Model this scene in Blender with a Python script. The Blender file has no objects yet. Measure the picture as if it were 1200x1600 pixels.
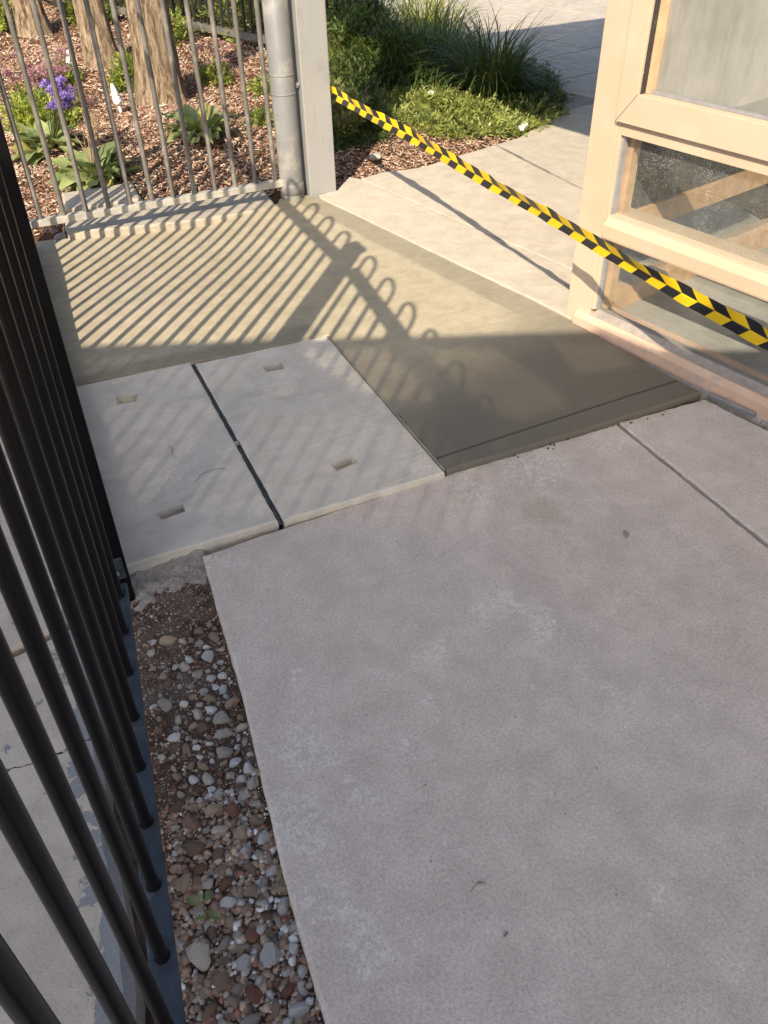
import bpy, bmesh, math, random
import numpy as np
from mathutils import Vector, Matrix
from mathutils.geometry import delaunay_2d_cdt
rnd = random.Random(7)
rng = np.random.default_rng(11)
SC = bpy.context.scene
COL = SC.collection
R = math.radians

# ------------------------------------------------------------------ camera, world, sun, exposure
cam_d = bpy.data.cameras.new('camera')
cam = bpy.data.objects.new('camera', cam_d); COL.objects.link(cam)
f_px = 1275.0
down = Vector((45, 1520, f_px)).normalized()          # plumb line in camera space (x right, y down, z forward)
fw_y = Vector((-756, -1048, f_px))                    # the +Y axis of the place in camera space
fw_y = (fw_y - down * fw_y.dot(down)).normalized()
fw_x = fw_y.cross(-down).normalized()
rows = Matrix((fw_x, fw_y, -down))                    # world = rows @ camera-space
c_right = rows @ Vector((1, 0, 0)); c_up = rows @ Vector((0, -1, 0)); c_back = rows @ Vector((0, 0, -1))
mw = Matrix((c_right, c_up, c_back)).transposed().to_4x4()
mw.translation = Vector((0, 0, 1.5))
cam.matrix_world = mw
cam_d.sensor_fit = 'VERTICAL'; cam_d.sensor_height = 36; cam_d.lens = 36 * f_px / 1600
cam_d.clip_start = 0.02; cam_d.clip_end = 400
SC.camera = cam

SUN_AZ, SUN_EL = 38.5, 38.0
wd = bpy.data.worlds.new('World'); SC.world = wd; wd.use_nodes = True
nt = wd.node_tree
sky = nt.nodes.new('ShaderNodeTexSky'); sky.sky_type = 'NISHITA'; sky.sun_disc = False
sky.sun_elevation = R(SUN_EL); sky.sun_rotation = R(180 + SUN_AZ)
sky.altitude = 50; sky.air_density = 1.0; sky.dust_density = 2.0; sky.ozone_density = 1.0
nt.links.new(sky.outputs[0], nt.nodes['Background'].inputs[0])
nt.nodes['Background'].inputs[1].default_value = 0.115
sun_d = bpy.data.lights.new('sun', 'SUN'); sun_d.energy = 3.6; sun_d.angle = R(0.45); sun_d.color = (1.0, 0.88, 0.70)
sun = bpy.data.objects.new('sun', sun_d); COL.objects.link(sun)
LDIR = Vector((math.sin(R(SUN_AZ)) * math.cos(R(SUN_EL)), math.cos(R(SUN_AZ)) * math.cos(R(SUN_EL)), -math.sin(R(SUN_EL))))
sun.rotation_euler = LDIR.to_track_quat('-Z', 'Y').to_euler()
sun.location = -LDIR * 20
SC.view_settings.view_transform = 'Standard'; SC.view_settings.look = 'None'
SC.view_settings.gamma = 1; SC.view_settings.use_curve_mapping = False
SC.view_settings.exposure = 1.2
SC.cycles.use_denoising = True
SC.cycles.max_bounces = 8; SC.cycles.transparent_max_bounces = 16

# ------------------------------------------------------------------ object helpers
WL = {}
def root(name, loc, label=None, cat=None, group=None, kind=None):
    o = bpy.data.objects.new(name, None); COL.objects.link(o)
    o.location = loc; o.empty_display_size = .1; WL[o.name] = Vector(loc)
    tag(o, label, cat, group, kind); return o
def tag(o, label=None, cat=None, group=None, kind=None):
    if label: o['label'] = label
    if cat: o['category'] = cat
    if group: o['group'] = group
    if kind: o['kind'] = kind
    return o
class MB:
    def __init__(s): s.v = []; s.f = []; s.m = []
    def add(s, V, F, m=0):
        k = len(s.v); s.v += [tuple(p) for p in V]; s.f += [tuple(i + k for i in q) for q in F]; s.m += [m] * len(F); return s
    def box(s, a, b, m=0, X=None):
        V = [Vector((x, y, z)) for z in (a[2], b[2]) for y in (a[1], b[1]) for x in (a[0], b[0])]
        if X: V = [X(p) for p in V]
        return s.add(V, [(0, 2, 3, 1), (4, 5, 7, 6), (0, 1, 5, 4), (1, 3, 7, 5), (3, 2, 6, 7), (2, 0, 4, 6)], m)
    def prism(s, poly, a, b, X=None, m=0):            # polygon (p,q) extruded from a to b; X maps (p,q,h)
        n = len(poly); X = X or (lambda p: p)
        V = [X(Vector((p, q, h))) for h in (a, b) for p, q in poly]
        F = [tuple(range(n))[::-1], tuple(range(n, 2 * n))] + [(i, (i + 1) % n, (i + 1) % n + n, i + n) for i in range(n)]
        return s.add(V, F, m)
    def tube(s, pts, r, n=10, m=0, cap=True):
        pts = [Vector(p) for p in pts]; rs = r if isinstance(r, (list, tuple)) else [r] * len(pts)
        k = len(s.v); ref = None; V = []
        for i, p in enumerate(pts):
            t = (pts[min(i + 1, len(pts) - 1)] - pts[max(i - 1, 0)]).normalized()
            if ref is None: ref = t.orthogonal().normalized()
            ref = (ref - t * ref.dot(t)).normalized(); b = t.cross(ref)
            V += [p + (ref * math.cos(2 * math.pi * j / n) + b * math.sin(2 * math.pi * j / n)) * rs[i] for j in range(n)]
        F = [(i * n + j, i * n + (j + 1) % n, (i + 1) * n + (j + 1) % n, (i + 1) * n + j) for i in range(len(pts) - 1) for j in range(n)]
        if cap: F += [tuple(range(n))[::-1], tuple(range((len(pts) - 1) * n, len(pts) * n))]
        return s.add(V, F, m)
    def lathe(s, prof, n=20, c=(0, 0, 0), m=0):
        V = [(c[0] + r * math.cos(2 * math.pi * j / n), c[1] + r * math.sin(2 * math.pi * j / n), c[2] + z) for r, z in prof for j in range(n)]
        F = [(i * n + j, i * n + (j + 1) % n, (i + 1) * n + (j + 1) % n, (i + 1) * n + j) for i in range(len(prof) - 1) for j in range(n)]
        F += [tuple(range(n))[::-1], tuple(range((len(prof) - 1) * n, len(prof) * n))]
        return s.add(V, F, m)
    def obj(s, name, mats, parent=None, smooth=False, bevel=0, loc=None, auto=None):
        """vertices are in world space; the object's origin goes to loc (or its centre)"""
        mats = mats if isinstance(mats, (list, tuple)) else [mats]
        V = np.array(s.v, float); c = Vector(loc) if loc is not None else Vector((V.min(0) + V.max(0)) / 2)
        me = bpy.data.meshes.new(name); me.from_pydata([tuple(p) for p in V - np.array(c)], [], s.f)
        for m in mats: me.materials.append(m)
        if len(mats) > 1: me.polygons.foreach_set('material_index', s.m)
        if smooth: me.polygons.foreach_set('use_smooth', [True] * len(s.f))
        if auto: me.polygons.foreach_set('use_smooth', [True] * len(s.f)); me.set_sharp_from_angle(angle=R(auto))
        me.update(); return link(name, me, c, parent, bevel)
def link(name, me, wloc, parent=None, bevel=0, rot=None, scale=None):
    o = bpy.data.objects.new(name, me); COL.objects.link(o); wloc = Vector(wloc)
    if parent: o.parent = parent; o.location = wloc - WL[parent.name]
    else: o.location = wloc
    if rot: o.rotation_euler = rot
    if scale is not None: o.scale = scale
    WL[o.name] = wloc
    if bevel:
        b = o.modifiers.new('bevel', 'BEVEL'); b.width = bevel; b.segments = 2; b.limit_method = 'ANGLE'; b.angle_limit = R(40)
    return o
def np_obj(name, V, F, mats, mi=None, parent=None, smooth=False, loc=(0, 0, 0)):
    me = bpy.data.meshes.new(name); V = np.asarray(V, float) - np.array(loc); F = np.asarray(F)
    nf, k = F.shape
    me.vertices.add(len(V)); me.vertices.foreach_set('co', V.ravel())
    me.loops.add(nf * k); me.loops.foreach_set('vertex_index', F.ravel().astype(np.int32))
    me.polygons.add(nf); me.polygons.foreach_set('loop_start', np.arange(0, nf * k, k, dtype=np.int32))
    mats = mats if isinstance(mats, (list, tuple)) else [mats]
    for m in mats: me.materials.append(m)
    if mi is not None: me.polygons.foreach_set('material_index', np.asarray(mi, np.int32))
    if smooth: me.polygons.foreach_set('use_smooth', [True] * nf)
    me.update(calc_edges=True); me.validate()
    return link(name, me, loc, parent)
def inside(poly, x, y):
    c = np.zeros(np.shape(x), bool); n = len(poly)
    for i in range(n):
        x1, y1 = poly[i]; x2, y2 = poly[(i + 1) % n]
        if y1 == y2: continue
        c ^= ((y1 > y) != (y2 > y)) & (x < (x2 - x1) * (y - y1) / (y2 - y1) + x1)
    return c
def smooth01(a, b, x):
    t = np.clip((x - a) / (b - a), 0, 1); return t * t * (3 - 2 * t)
def vnoise(x, y, s, seed=0):                           # cheap smooth value noise, numpy
    x = np.asarray(x) * s + seed * 17.3; y = np.asarray(y) * s + seed * 9.1
    xi = np.floor(x).astype(int); yi = np.floor(y).astype(int); fx = x - xi; fy = y - yi
    fx = fx * fx * (3 - 2 * fx); fy = fy * fy * (3 - 2 * fy)
    def h(a, b):
        n = (a * 374761393 + b * 668265263 + seed * 1274126177) & 0x7fffffff
        n = ((n ^ (n >> 13)) * 1274126177) & 0x7fffffff
        return ((n ^ (n >> 16)) & 0xffff) / 65535.
    return (h(xi, yi) * (1 - fx) + h(xi + 1, yi) * fx) * (1 - fy) + (h(xi, yi + 1) * (1 - fx) + h(xi + 1, yi + 1) * fx) * fy - .5
def sheet(name, poly, zf, mat, thick=.1, step=.12, edge=.03, jit=.002, rd=.006, holes=(), parent=None, jit_low=None, seed=1):
    """a slab: outline resampled and roughened, rounded arris, interior mesh following zf, skirt down"""
    if sum(poly[i][0] * poly[(i + 1) % len(poly)][1] - poly[(i + 1) % len(poly)][0] * poly[i][1] for i in range(len(poly))) < 0: poly = poly[::-1]
    r = random.Random(seed); out = []
    for i in range(len(poly)):
        a = Vector(poly[i]); b = Vector(poly[(i + 1) % len(poly)]); n = max(1, int((b - a).length / edge))
        t = (b - a).normalized(); nr = Vector((t.y, -t.x))
        for k in range(n):
            p = a.lerp(b, k / n)
            j = (float(vnoise(p.x, p.y, 30, seed)) * 1.3 + float(vnoise(p.x, p.y, 9, seed + 3)) * 1.0 + r.uniform(-.5, .5)) * jit
            if k: p = p + nr * j
            out.append(p)
    n = len(out); ins = []
    for i in range(n):
        t = (out[(i + 1) % n] - out[i - 1]).normalized(); ins.append(out[i] + Vector((-t.y, t.x)) * rd)
    pts = list(ins); edges = [(i, (i + 1) % n) for i in range(n)]
    for h in holes:
        k = len(pts); pts += [Vector(p) for p in h]; edges += [(k + i, k + (i + 1) % len(h)) for i in range(len(h))]
    ip = np.array([tuple(p) for p in ins]); xs = np.arange(ip[:, 0].min(), ip[:, 0].max(), step); ys = np.arange(ip[:, 1].min(), ip[:, 1].max(), step)
    if len(xs) and len(ys):
        gx, gy = np.meshgrid(xs + step / 2, ys + step / 2); gx = gx.ravel(); gy = gy.ravel()
        ok = inside([tuple(p) for p in ins], gx, gy)
        for h in holes: ok &= ~inside(h, gx, gy)
        d = np.min((gx[:, None] - ip[None, :, 0]) ** 2 + (gy[:, None] - ip[None, :, 1]) ** 2, axis=1) if len(gx) else np.zeros(0)
        ok &= d > (edge * .8) ** 2
        pts += [Vector((a, b)) for a, b in zip(gx[ok], gy[ok])]
    vo, eo, fo, *_ = delaunay_2d_cdt(pts, edges, [], 0, 1e-6)
    cx = np.array([sum((vo[i].x for i in f)) / len(f) for f in fo]); cy = np.array([sum((vo[i].y for i in f)) / len(f) for f in fo])
    keep = inside([tuple(p) for p in ins], cx, cy)
    for h in holes: keep &= ~inside(h, cx, cy)
    mb = MB(); F = []
    for f, k in zip(fo, keep):
        if not k: continue
        a, b, c = (vo[i] for i in f[:3])
        F.append(tuple(f) if (b - a).cross(c - a) > 0 else tuple(f)[::-1])
    mb.add([(p.x, p.y, float(zf(p.x, p.y))) for p in vo], F)
    ring0 = [(p.x, p.y, float(zf(p.x, p.y))) for p in ins]; ring1 = [(p.x, p.y, float(zf(p.x, p.y)) - rd * .8) for p in out]
    rr = jit_low or jit
    ring2 = [(p.x, p.y, float(zf(p.x, p.y)) - thick) for p in out]
    k = len(mb.v); q = [(i, (i + 1) % n) for i in range(n)]
    mb.add(ring0 + ring1 + ring2, [(a + n, b + n, b, a) for a, b in q] + [(a + 2 * n, b + 2 * n, b + n, a + n) for a, b in q])
    return mb
# ------------------------------------------------------------------ material helpers
class NM:
    def __init__(s, name):
        s.m = bpy.data.materials.new(name); s.m.use_nodes = True; s.t = s.m.node_tree
        s.b = s.t.nodes['Principled BSDF']; s.out = s.t.nodes['Material Output']
    def n(s, typ, ins=None, **at):
        nd = s.t.nodes.new('ShaderNode' + typ)
        for k, v in at.items(): setattr(nd, k, v)
        for k, v in (ins or {}).items(): s.set(nd.inputs[k], v)
        return nd
    def set(s, sock, v):
        if isinstance(v, bpy.types.NodeSocket): s.t.links.new(v, sock)
        else:
            if isinstance(v, (tuple, list)) and len(v) == 3 and sock.type == 'RGBA': v = (*v, 1)
            sock.default_value = v
    def pos(s): 
        return s.n('NewGeometry').outputs['Position']
    def ob(s): return s.n('TexCoord').outputs['Object']
    def noise(s, vec, scale, detail=4, rough=.55, dist=0.): 
        return s.n('TexNoise', {'Vector': vec, 'Scale': scale, 'Detail': detail, 'Roughness': rough, 'Distortion': dist}).outputs['Fac']
    def voro(s, vec, scale, feature='F1', rand=1.): 
        return s.n('TexVoronoi', {'Vector': vec, 'Scale': scale, 'Randomness': rand}, feature=feature)
    def rng(s, x, a, b, c=0., d=1.): 
        return s.n('MapRange', {0: x, 1: a, 2: b, 3: c, 4: d}, interpolation_type='SMOOTHSTEP').outputs[0]
    def math(s, op, a, b=0.): return s.n('Math', {0: a, 1: b}, operation=op).outputs[0]
    def mix(s, fac, a, b, mode='MIX'):
        nd = s.n('Mix', data_type='RGBA', blend_type=mode); s.set(nd.inputs[0], fac); s.set(nd.inputs[6], a); s.set(nd.inputs[7], b); return nd.outputs[2]
    def ramp(s, x, st):
        nd = s.n('ValToRGB', {0: x}); e = nd.color_ramp.elements
        while len(e) < len(st): e.new(.5)
        for i, (p, c) in enumerate(st): e[i].position = p; e[i].color = (*c, 1)
        return nd.outputs[0]
    def bump(s, h, dist, strength=1., normal=None):
        ins = {'Height': h, 'Distance': dist, 'Strength': strength}
        if normal is not None: ins['Normal'] = normal
        return s.n('Bump', ins).outputs[0]
    def pr(s, **k):
        for a, v in k.items(): s.set(s.b.inputs[a.replace('_', ' ')], v)
        return s.m
    def spotmask(s, pos, spots):                       # soft round islands broken up by noise
        acc = None; nz = s.math('MULTIPLY', s.math('SUBTRACT', s.noise(pos, 9, 5, .6), .5), .28)
        for x, y, r in spots:
            d = s.n('VectorMath', {0: pos, 1: (x, y, 0.)}, operation='DISTANCE').outputs['Value']
            d = s.math('ADD', d, nz); k = s.rng(d, r, r * .35)
            acc = k if acc is None else s.math('MAXIMUM', acc, k)
        return acc
def concrete(name, c0, c1, grain=.12, scale=1.2, spots=(), spotcol=None, rough=.85, bump=.0012, pits=True, extra=None, tint=None, big=None):
    m = NM(name); p = m.pos()
    big_ = m.noise(p, scale, 6, .6); mid = m.noise(p, 11, 7, .65, .3); fine = m.noise(p, 150, 4, .7); fine2 = m.noise(p, 520, 2, .5)
    col = m.mix(m.rng(big_, .32, .68), c0, c1)
    col = m.mix(.55, col, m.mix(m.rng(mid, .3, .7), tuple(v * .88 for v in c0), tuple(min(1, v * 1.1) for v in c1)))
    g = m.math('ADD', m.math('MULTIPLY', m.rng(fine, .25, .75), grain), 1 - grain * .55)
    g2 = m.math('ADD', m.math('MULTIPLY', m.rng(fine2, .25, .75), grain * .8), 1 - grain * .4)
    gg = m.math('MULTIPLY', g, g2)
    if tint: col = m.mix(m.rng(m.noise(p, 2.3, 4, .6), .45, .75), col, tint)
    h = m.math('ADD', m.math('MULTIPLY', fine, .5), m.math('MULTIPLY', fine2, .35)); h = m.math('ADD', h, m.math('MULTIPLY', mid, 1.4))
    if pits:
        v = m.voro(p, 120); sz = m.math('MULTIPLY', m.n('SeparateColor', {0: v.outputs['Color']}).outputs[0], .2)
        pit = m.math('LESS_THAN', v.outputs['Distance'], m.math('SUBTRACT', sz, .02))
        gg = m.math('MULTIPLY', gg, m.math('SUBTRACT', 1, m.math('MULTIPLY', pit, .35)))
        h = m.math('SUBTRACT', h, m.math('MULTIPLY', pit, 1.2))
    cc = m.n('CombineColor', {0: gg, 1: gg, 2: gg}).outputs[0]
    if extra: col, h = extra(m, p, col, h)
    if spots:
        k = m.spotmask(p, spots); rg = m.noise(p, 70, 8, .78); edge = m.rng(rg, .44, .57); k2 = m.math('MULTIPLY', k, edge)
        col = m.mix(m.math('MULTIPLY', k2, .5), col, spotcol or tuple(min(1, v * 1.3) for v in c1))
        h = m.math('ADD', h, m.math('MULTIPLY', m.math('MULTIPLY', k2, rg), .22))
    col = m.mix(1., col, cc, 'MULTIPLY')
    return m.pr(Base_Color=col, Roughness=rough, Normal=m.bump(h, bump * 2.2, 1.), Specular_IOR_Level=.25)
def flat(name, c, rough=.6, var=.15, scale=25, bump=0., metal=0., spec=.4, dirt=None, dscale=6, dlo=.55, dhi=.75):
    m = NM(name); p = m.ob(); n = m.noise(p, scale, 5, .6)
    col = m.mix(m.rng(n, .3, .7), tuple(v * (1 - var) for v in c), tuple(min(1, v * (1 + var)) for v in c))
    if dirt: col = m.mix(m.rng(m.noise(m.pos(), dscale, 7, .68), dlo, dhi), col, dirt)
    k = dict(Base_Color=col, Roughness=rough, Metallic=metal, Specular_IOR_Level=spec)
    if bump: k['Normal'] = m.bump(n, bump, .8)
    return m.pr(**k)
def leafmat(name, c, var=.25, trans=.35, rough=.5):
    m = NM(name); oi = m.n('ObjectInfo').outputs['Random']
    n = m.noise(m.pos(), 14, 3, .6); n = m.math('ADD', m.math('MULTIPLY', n, .7), m.math('MULTIPLY', oi, .3))
    col = m.mix(m.rng(n, .3, .7), tuple(v * (1 - var) for v in c), tuple(v * (1 + var) for v in c))
    m.pr(Base_Color=col, Roughness=rough, Specular_IOR_Level=.35)
    tr = m.n('BsdfTranslucent', {'Color': m.mix(1., col, (1.25, 1.3, .7), 'MULTIPLY')})
    mx = m.n('MixShader', {0: trans, 1: m.b.outputs[0], 2: tr.outputs[0]})
    m.t.links.new(mx.outputs[0], m.out.inputs[0]); return m.m

# ------------------------------------------------------------------ materials
SP = [(.826, 1.203, .07), (.89, 1.07, .075), (.59, 1.11, .06), (.56, .98, .06), (.29, 1.22, .05), (.235, 1.0, .09), (.17, .86, .10), (.32, .85, .05),
      (.19, .60, .06), (.18, .68, .05), (.42, .94, .03), (.95, .85, .03), (.72, .44, .03), (.70, .93, .03), (.26, 1.12, .06), (1.25, 1.66, .16), (1.02, 1.64, .10), (1.5, 1.68, .10), (.23, 1.66, .09)]
def path_extra(m, p, col, h):
    st = m.rng(m.noise(p, .9, 3, .5), .55, .75)          # faint rusty and bluish wash stains
    col = m.mix(m.math('MULTIPLY', st, .35), col, (.50, .43, .375))
    s1 = m.spotmask(p, [(1.12, 1.44, .07), (.98, 1.62, .05)]); col = m.mix(m.math('MULTIPLY', s1, .3), col, (.36, .27, .16))
    return col, h
m_path = concrete('worn_concrete', (.595, .502, .425), (.655, .562, .482), .32, 1.0, SP, (.85, .79, .70), extra=path_extra)
def newc_extra(m, p, col, h):
    x = m.n('SeparateXYZ', {0: p}); X, Y = x.outputs[0], x.outputs[1]
    wob = m.math('MULTIPLY', m.math('SUBTRACT', m.noise(p, 5, 5, .6), .5), .16)
    # damp concrete: the part nearest the wall and the front edge, a margin beside the old path
    wet = m.rng(m.math('ADD', m.math('SUBTRACT', Y, m.math('MULTIPLY', X, .42)), wob), 1.98, 1.45)
    edge = m.math('SUBTRACT', m.math('ADD', m.math('MULTIPLY', Y, .215), X), 2.384)
    wet2 = m.rng(m.math('ADD', edge, m.math('MULTIPLY', wob, .3)), -.155, -.12)
    # margin along the slab and fence edge trowelled later and darker
    wet3 = m.math('MULTIPLY', m.rng(m.math('ADD', Y, m.math('MULTIPLY', wob, .4)), 2.86, 2.80), m.rng(X, .97, .93))
    k = m.math('MAXIMUM', wet, m.math('MAXIMUM', m.math('MULTIPLY', wet2, .45), m.math('MULTIPLY', wet3, .5)))
    col = m.mix(k, col, (.165, .147, .11))
    # trowel groove along the front margin
    gl = m.math('ABSOLUTE', m.math('SUBTRACT', m.math('SUBTRACT', Y, m.math('MULTIPLY', X, .035)), 1.772)); g = m.rng(gl, .005, .001)
    g2 = m.math('MULTIPLY', m.rng(m.math('ABSOLUTE', m.math('SUBTRACT', X, 1.062)), .004, .001), m.rng(Y, 2.5, 2.4))
    g = m.math('MAXIMUM', g, m.math('MULTIPLY', g2, .06))
    col = m.mix(m.math('MULTIPLY', g, .55), col, (.06, .05, .035))
    tro = m.noise(m.n('VectorMath', {0: p, 1: (3., 22., 1.)}, operation='MULTIPLY').outputs[0], 1.2, 4, .6)
    h = m.math('ADD', h, m.math('MULTIPLY', tro, 1.6)); h = m.math('SUBTRACT', h, m.math('MULTIPLY', g, 4.))
    return col, h
m_new = concrete('fresh_concrete', (.35, .30, .205), (.41, .355, .25), .09, .9, extra=newc_extra, rough=.7, pits=True, bump=.0009)
def slab_extra(m, p, col, h):
    sw = m.noise(m.n('VectorMath', {0: p, 1: (2., 7., 1.)}, operation='MULTIPLY').outputs[0], 1.6, 6, .7, 1.2)
    col = m.mix(m.math('MULTIPLY', m.rng(sw, .5, .68), .45), col, (.48, .42, .345))
    h = m.math('ADD', h, m.math('MULTIPLY', sw, 2.)); return col, h
m_slab = concrete('cover_slab_concrete', (.585, .525, .435), (.655, .59, .495), .08, 1.6, [(.84, 2.52, .05), (.7, 2.66, .05), (.9, 1.78, .05), (.15, 2.15, .06), (.2, 2.05, .05), (.42, 1.8, .04)], extra=slab_extra, pits=False)
m_pale = concrete('pale_path_concrete', (.44, .385, .305), (.51, .45, .365), .10, .8, [(1.9, 2.9, .12)], extra=path_extra)
m_pave = concrete('paving_concrete', (.36, .31, .25), (.47, .41, .335), .10, 2.0)
m_ledge = concrete('edging_concrete', (.31, .275, .22), (.39, .345, .275), .2, 3., [(.25, 4.36, .08)], bump=.0007)
m_gap = concrete('joint_filler', (.24, .21, .175), (.32, .28, .235), .2, 3.)
m_inner = concrete('interior_concrete', (.33, .305, .27), (.40, .37, .33), .16, 1.4)
def paint_extra(m, p, col, h):
    x = m.n('SeparateXYZ', {0: p}); X = x.outputs[0]; Y = x.outputs[1]
    ed = m.math('ADD', m.math('SUBTRACT', X, m.math('MULTIPLY', Y, .06)), 0.)
    near = m.rng(ed, -.36, -.235); nz = m.noise(p, 10, 8, .66, .5); lim = m.math('SUBTRACT', .64, m.math('MULTIPLY', near, .24))
    k = m.math('GREATER_THAN', nz, lim)
    col = m.mix(m.math('MULTIPLY', k, .9), col, (.24, .245, .25)); h = m.math('ADD', h, m.math('MULTIPLY', k, .9))
    rust = m.rng(m.noise(p, 3.2, 5, .6), .55, .75); col = m.mix(m.math('MULTIPLY', rust, .3), col, (.45, .31, .18))
    cr = m.math('ABSOLUTE', m.math('SUBTRACT', m.math('ADD', Y, m.math('MULTIPLY', m.noise(p, 9, 5, .7), .12)), 1.295)); ck = m.rng(cr, .0025, .0005)
    col = m.mix(ck, col, (.03, .025, .02)); h = m.math('SUBTRACT', h, m.math('MULTIPLY', ck, 6.)); return col, h
m_left = concrete('peeling_painted_concrete', (.48, .395, .305), (.57, .485, .39), .14, 2.2, extra=paint_extra)
m_black = NM('black_paint'); _n = m_black.noise(m_black.pos(), 60, 6, .7)
_c = m_black.mix(m_black.rng(_n, .745, .77), (.005, .005, .006), (.10, .095, .09)); m_black = m_black.pr(Base_Color=_c, Roughness=.3, Specular_IOR_Level=.16)
m_rail = flat('dusty_black_rail', (.035, .043, .055), .42, .3, 30, dirt=(.12, .115, .11), dscale=18, dlo=.56, dhi=.8)  # blue cast of the sky put into the black base, dust over it
m_sunfence = flat('sunlit_dusty_paint', (.115, .105, .095), .5, .15, 12, dirt=(.24, .22, .19), dscale=9, dlo=.45, dhi=.75)  # black paint greyed: dust and direct sunlight both put into the colour
m_sunrail = flat('sunlit_dusty_rail', (.36, .335, .29), .7, .15, 20, dirt=(.22, .20, .18), dscale=12, dlo=.55, dhi=.75)  # rail paled by dust and by sunlight put into its colour
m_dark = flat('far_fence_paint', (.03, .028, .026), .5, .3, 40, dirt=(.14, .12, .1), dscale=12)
m_pipe = flat('grey_pipe_paint', (.175, .175, .175), .45, .05, 8, dirt=(.28, .265, .24), dscale=7, dlo=.48, dhi=.68)
m_post = NM('grey_timber_paint'); _p = m_post.pos()
_g = m_post.noise(m_post.n('VectorMath', {0: _p, 1: (30., 30., 2.2)}, operation='MULTIPLY').outputs[0], 2.2, 6, .65); _s = m_post.noise(_p, 4, 6, .7)
_c = m_post.mix(m_post.rng(_s, .5, .7), (.265, .262, .255), (.21, .207, .2)); _c = m_post.mix(m_post.rng(_g, .62, .7), _c, (.18, .175, .165))
m_post = m_post.pr(Base_Color=_c, Roughness=.6, Normal=m_post.bump(_g, .002, .7))
m_cream = NM('cream_timber_paint'); _p = m_cream.pos(); _g = m_cream.noise(m_cream.n('VectorMath', {0: _p, 1: (14., 14., 1.6)}, operation='MULTIPLY').outputs[0], 3, 6, .65)
_c = m_cream.mix(m_cream.rng(m_cream.noise(_p, 3, 5, .6), .35, .7), (.47, .36, .25), (.53, .41, .295)); _c = m_cream.mix(m_cream.rng(_g, .66, .76), _c, (.42, .30, .20))
m_cream = m_cream.pr(Base_Color=_c, Roughness=.5, Normal=m_cream.bump(_g, .0008, .7))
m_sill = flat('shade_tinted_sill', (.60, .40, .28), .6, .08, 8, dirt=(.42, .35, .30), dscale=14, dlo=.55, dhi=.72)  # pink cast of the shaded cream sill put into the colour, plus dirt
m_flash = flat('weathered_sill_top', (.27, .235, .205), .6, .15, 30, dirt=(.38, .33, .28), dscale=20)
m_wood = flat('varnished_bead', (.52, .33, .19), .5, .15, 20)
m_alu = flat('grey_glazing_strip', (.30, .30, .31), .4, .1, 20, metal=.3)
m_gasket = flat('black_gasket', (.03, .028, .03), .7, .3, 90, dirt=(.35, .3, .25), dscale=60, dlo=.6, dhi=.7)
m_dirt = NM('dark_soil'); _p = m_dirt.pos(); _n = m_dirt.noise(_p, 40, 8, .7); _b = m_dirt.noise(_p, 5, 5, .6)
_c = m_dirt.mix(m_dirt.rng(_n, .35, .7), (.07, .043, .03), (.19, .135, .10)); _c = m_dirt.mix(m_dirt.rng(_b, .45, .7), _c, (.17, .135, .11))
m_dirt = m_dirt.pr(Base_Color=_c, Roughness=.95, Normal=m_dirt.bump(_n, .012, 1.), Specular_IOR_Level=.1)
m_mort = concrete('crumbly_mortar', (.32, .275, .235), (.48, .43, .38), .4, 14, [(.15, 1.6, .3)], bump=.004)
m_mulch = NM('mulch_ground'); _p = m_mulch.pos(); _n = m_mulch.noise(_p, 60, 8, .75)
_c = m_mulch.mix(m_mulch.rng(_n, .3, .7), (.07, .035, .02), (.22, .12, .07)); m_mulch = m_mulch.pr(Base_Color=_c, Roughness=.95, Normal=m_mulch.bump(_n, .02, 1.), Specular_IOR_Level=.1)
m_chips = [flat('mulch_chip_' + n, c, .85, .3, 30, spec=.15) for n, c in (('red', (.35, .20, .135)), ('tan', (.52, .39, .285)), ('brown', (.30, .175, .115)), ('dark', (.12, .072, .048)), ('pale', (.60, .49, .385)))]
m_yel = flat('yellow_tape', (.78, .50, .012), .38, .03, 8, spec=.4)
m_blk = flat('black_tape', (.014, .014, .018), .3, .1, 8, spec=.5)
def stone_mat(name, c, var):
    m = NM(name); p = m.ob(); o = m.n('ObjectInfo').outputs['Random']; n = m.noise(p, 90, 6, .7); n2 = m.noise(p, 30, 4, .6)
    col = m.mix(m.rng(n2, .3, .7), tuple(v * (1 - var) for v in c), tuple(min(.9, v * (1 + var)) for v in c))
    br = m.math('ADD', .78, m.math('MULTIPLY', o, .4)); col = m.mix(1., col, m.n('CombineColor', {0: br, 1: br, 2: br}).outputs[0], 'MULTIPLY')
    col = m.mix(m.rng(n, .62, .7), col, tuple(v * .5 for v in c))
    return m.pr(Base_Color=col, Roughness=.85, Normal=m.bump(n, .004, 1.), Specular_IOR_Level=.2)
m_st = [stone_mat('pale_stone', (.74, .72, .68), .12), stone_mat('tan_stone', (.45, .34, .24), .3), stone_mat('red_stone', (.31, .155, .105), .35),
        stone_mat('brown_stone', (.28, .19, .14), .35), stone_mat('grey_stone', (.44, .40, .355), .25), stone_mat('buff_stone', (.60, .54, .46), .2)]
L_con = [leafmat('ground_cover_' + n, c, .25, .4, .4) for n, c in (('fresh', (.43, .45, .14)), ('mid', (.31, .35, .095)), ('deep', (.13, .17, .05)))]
L_dk = [leafmat('shade_leaf_' + n, c) for n, c in (('a', (.085, .12, .035)), ('b', (.12, .16, .045)), ('c', (.055, .08, .027)))]  # darker greens: shade over the back of the bed put into the leaf colour
L_heb = [leafmat('shrub_leaf_' + n, c, .25, .4, .4) for n, c in (('a', (.40, .41, .15)), ('b', (.27, .32, .10)), ('c', (.19, .12, .10)))]
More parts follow.
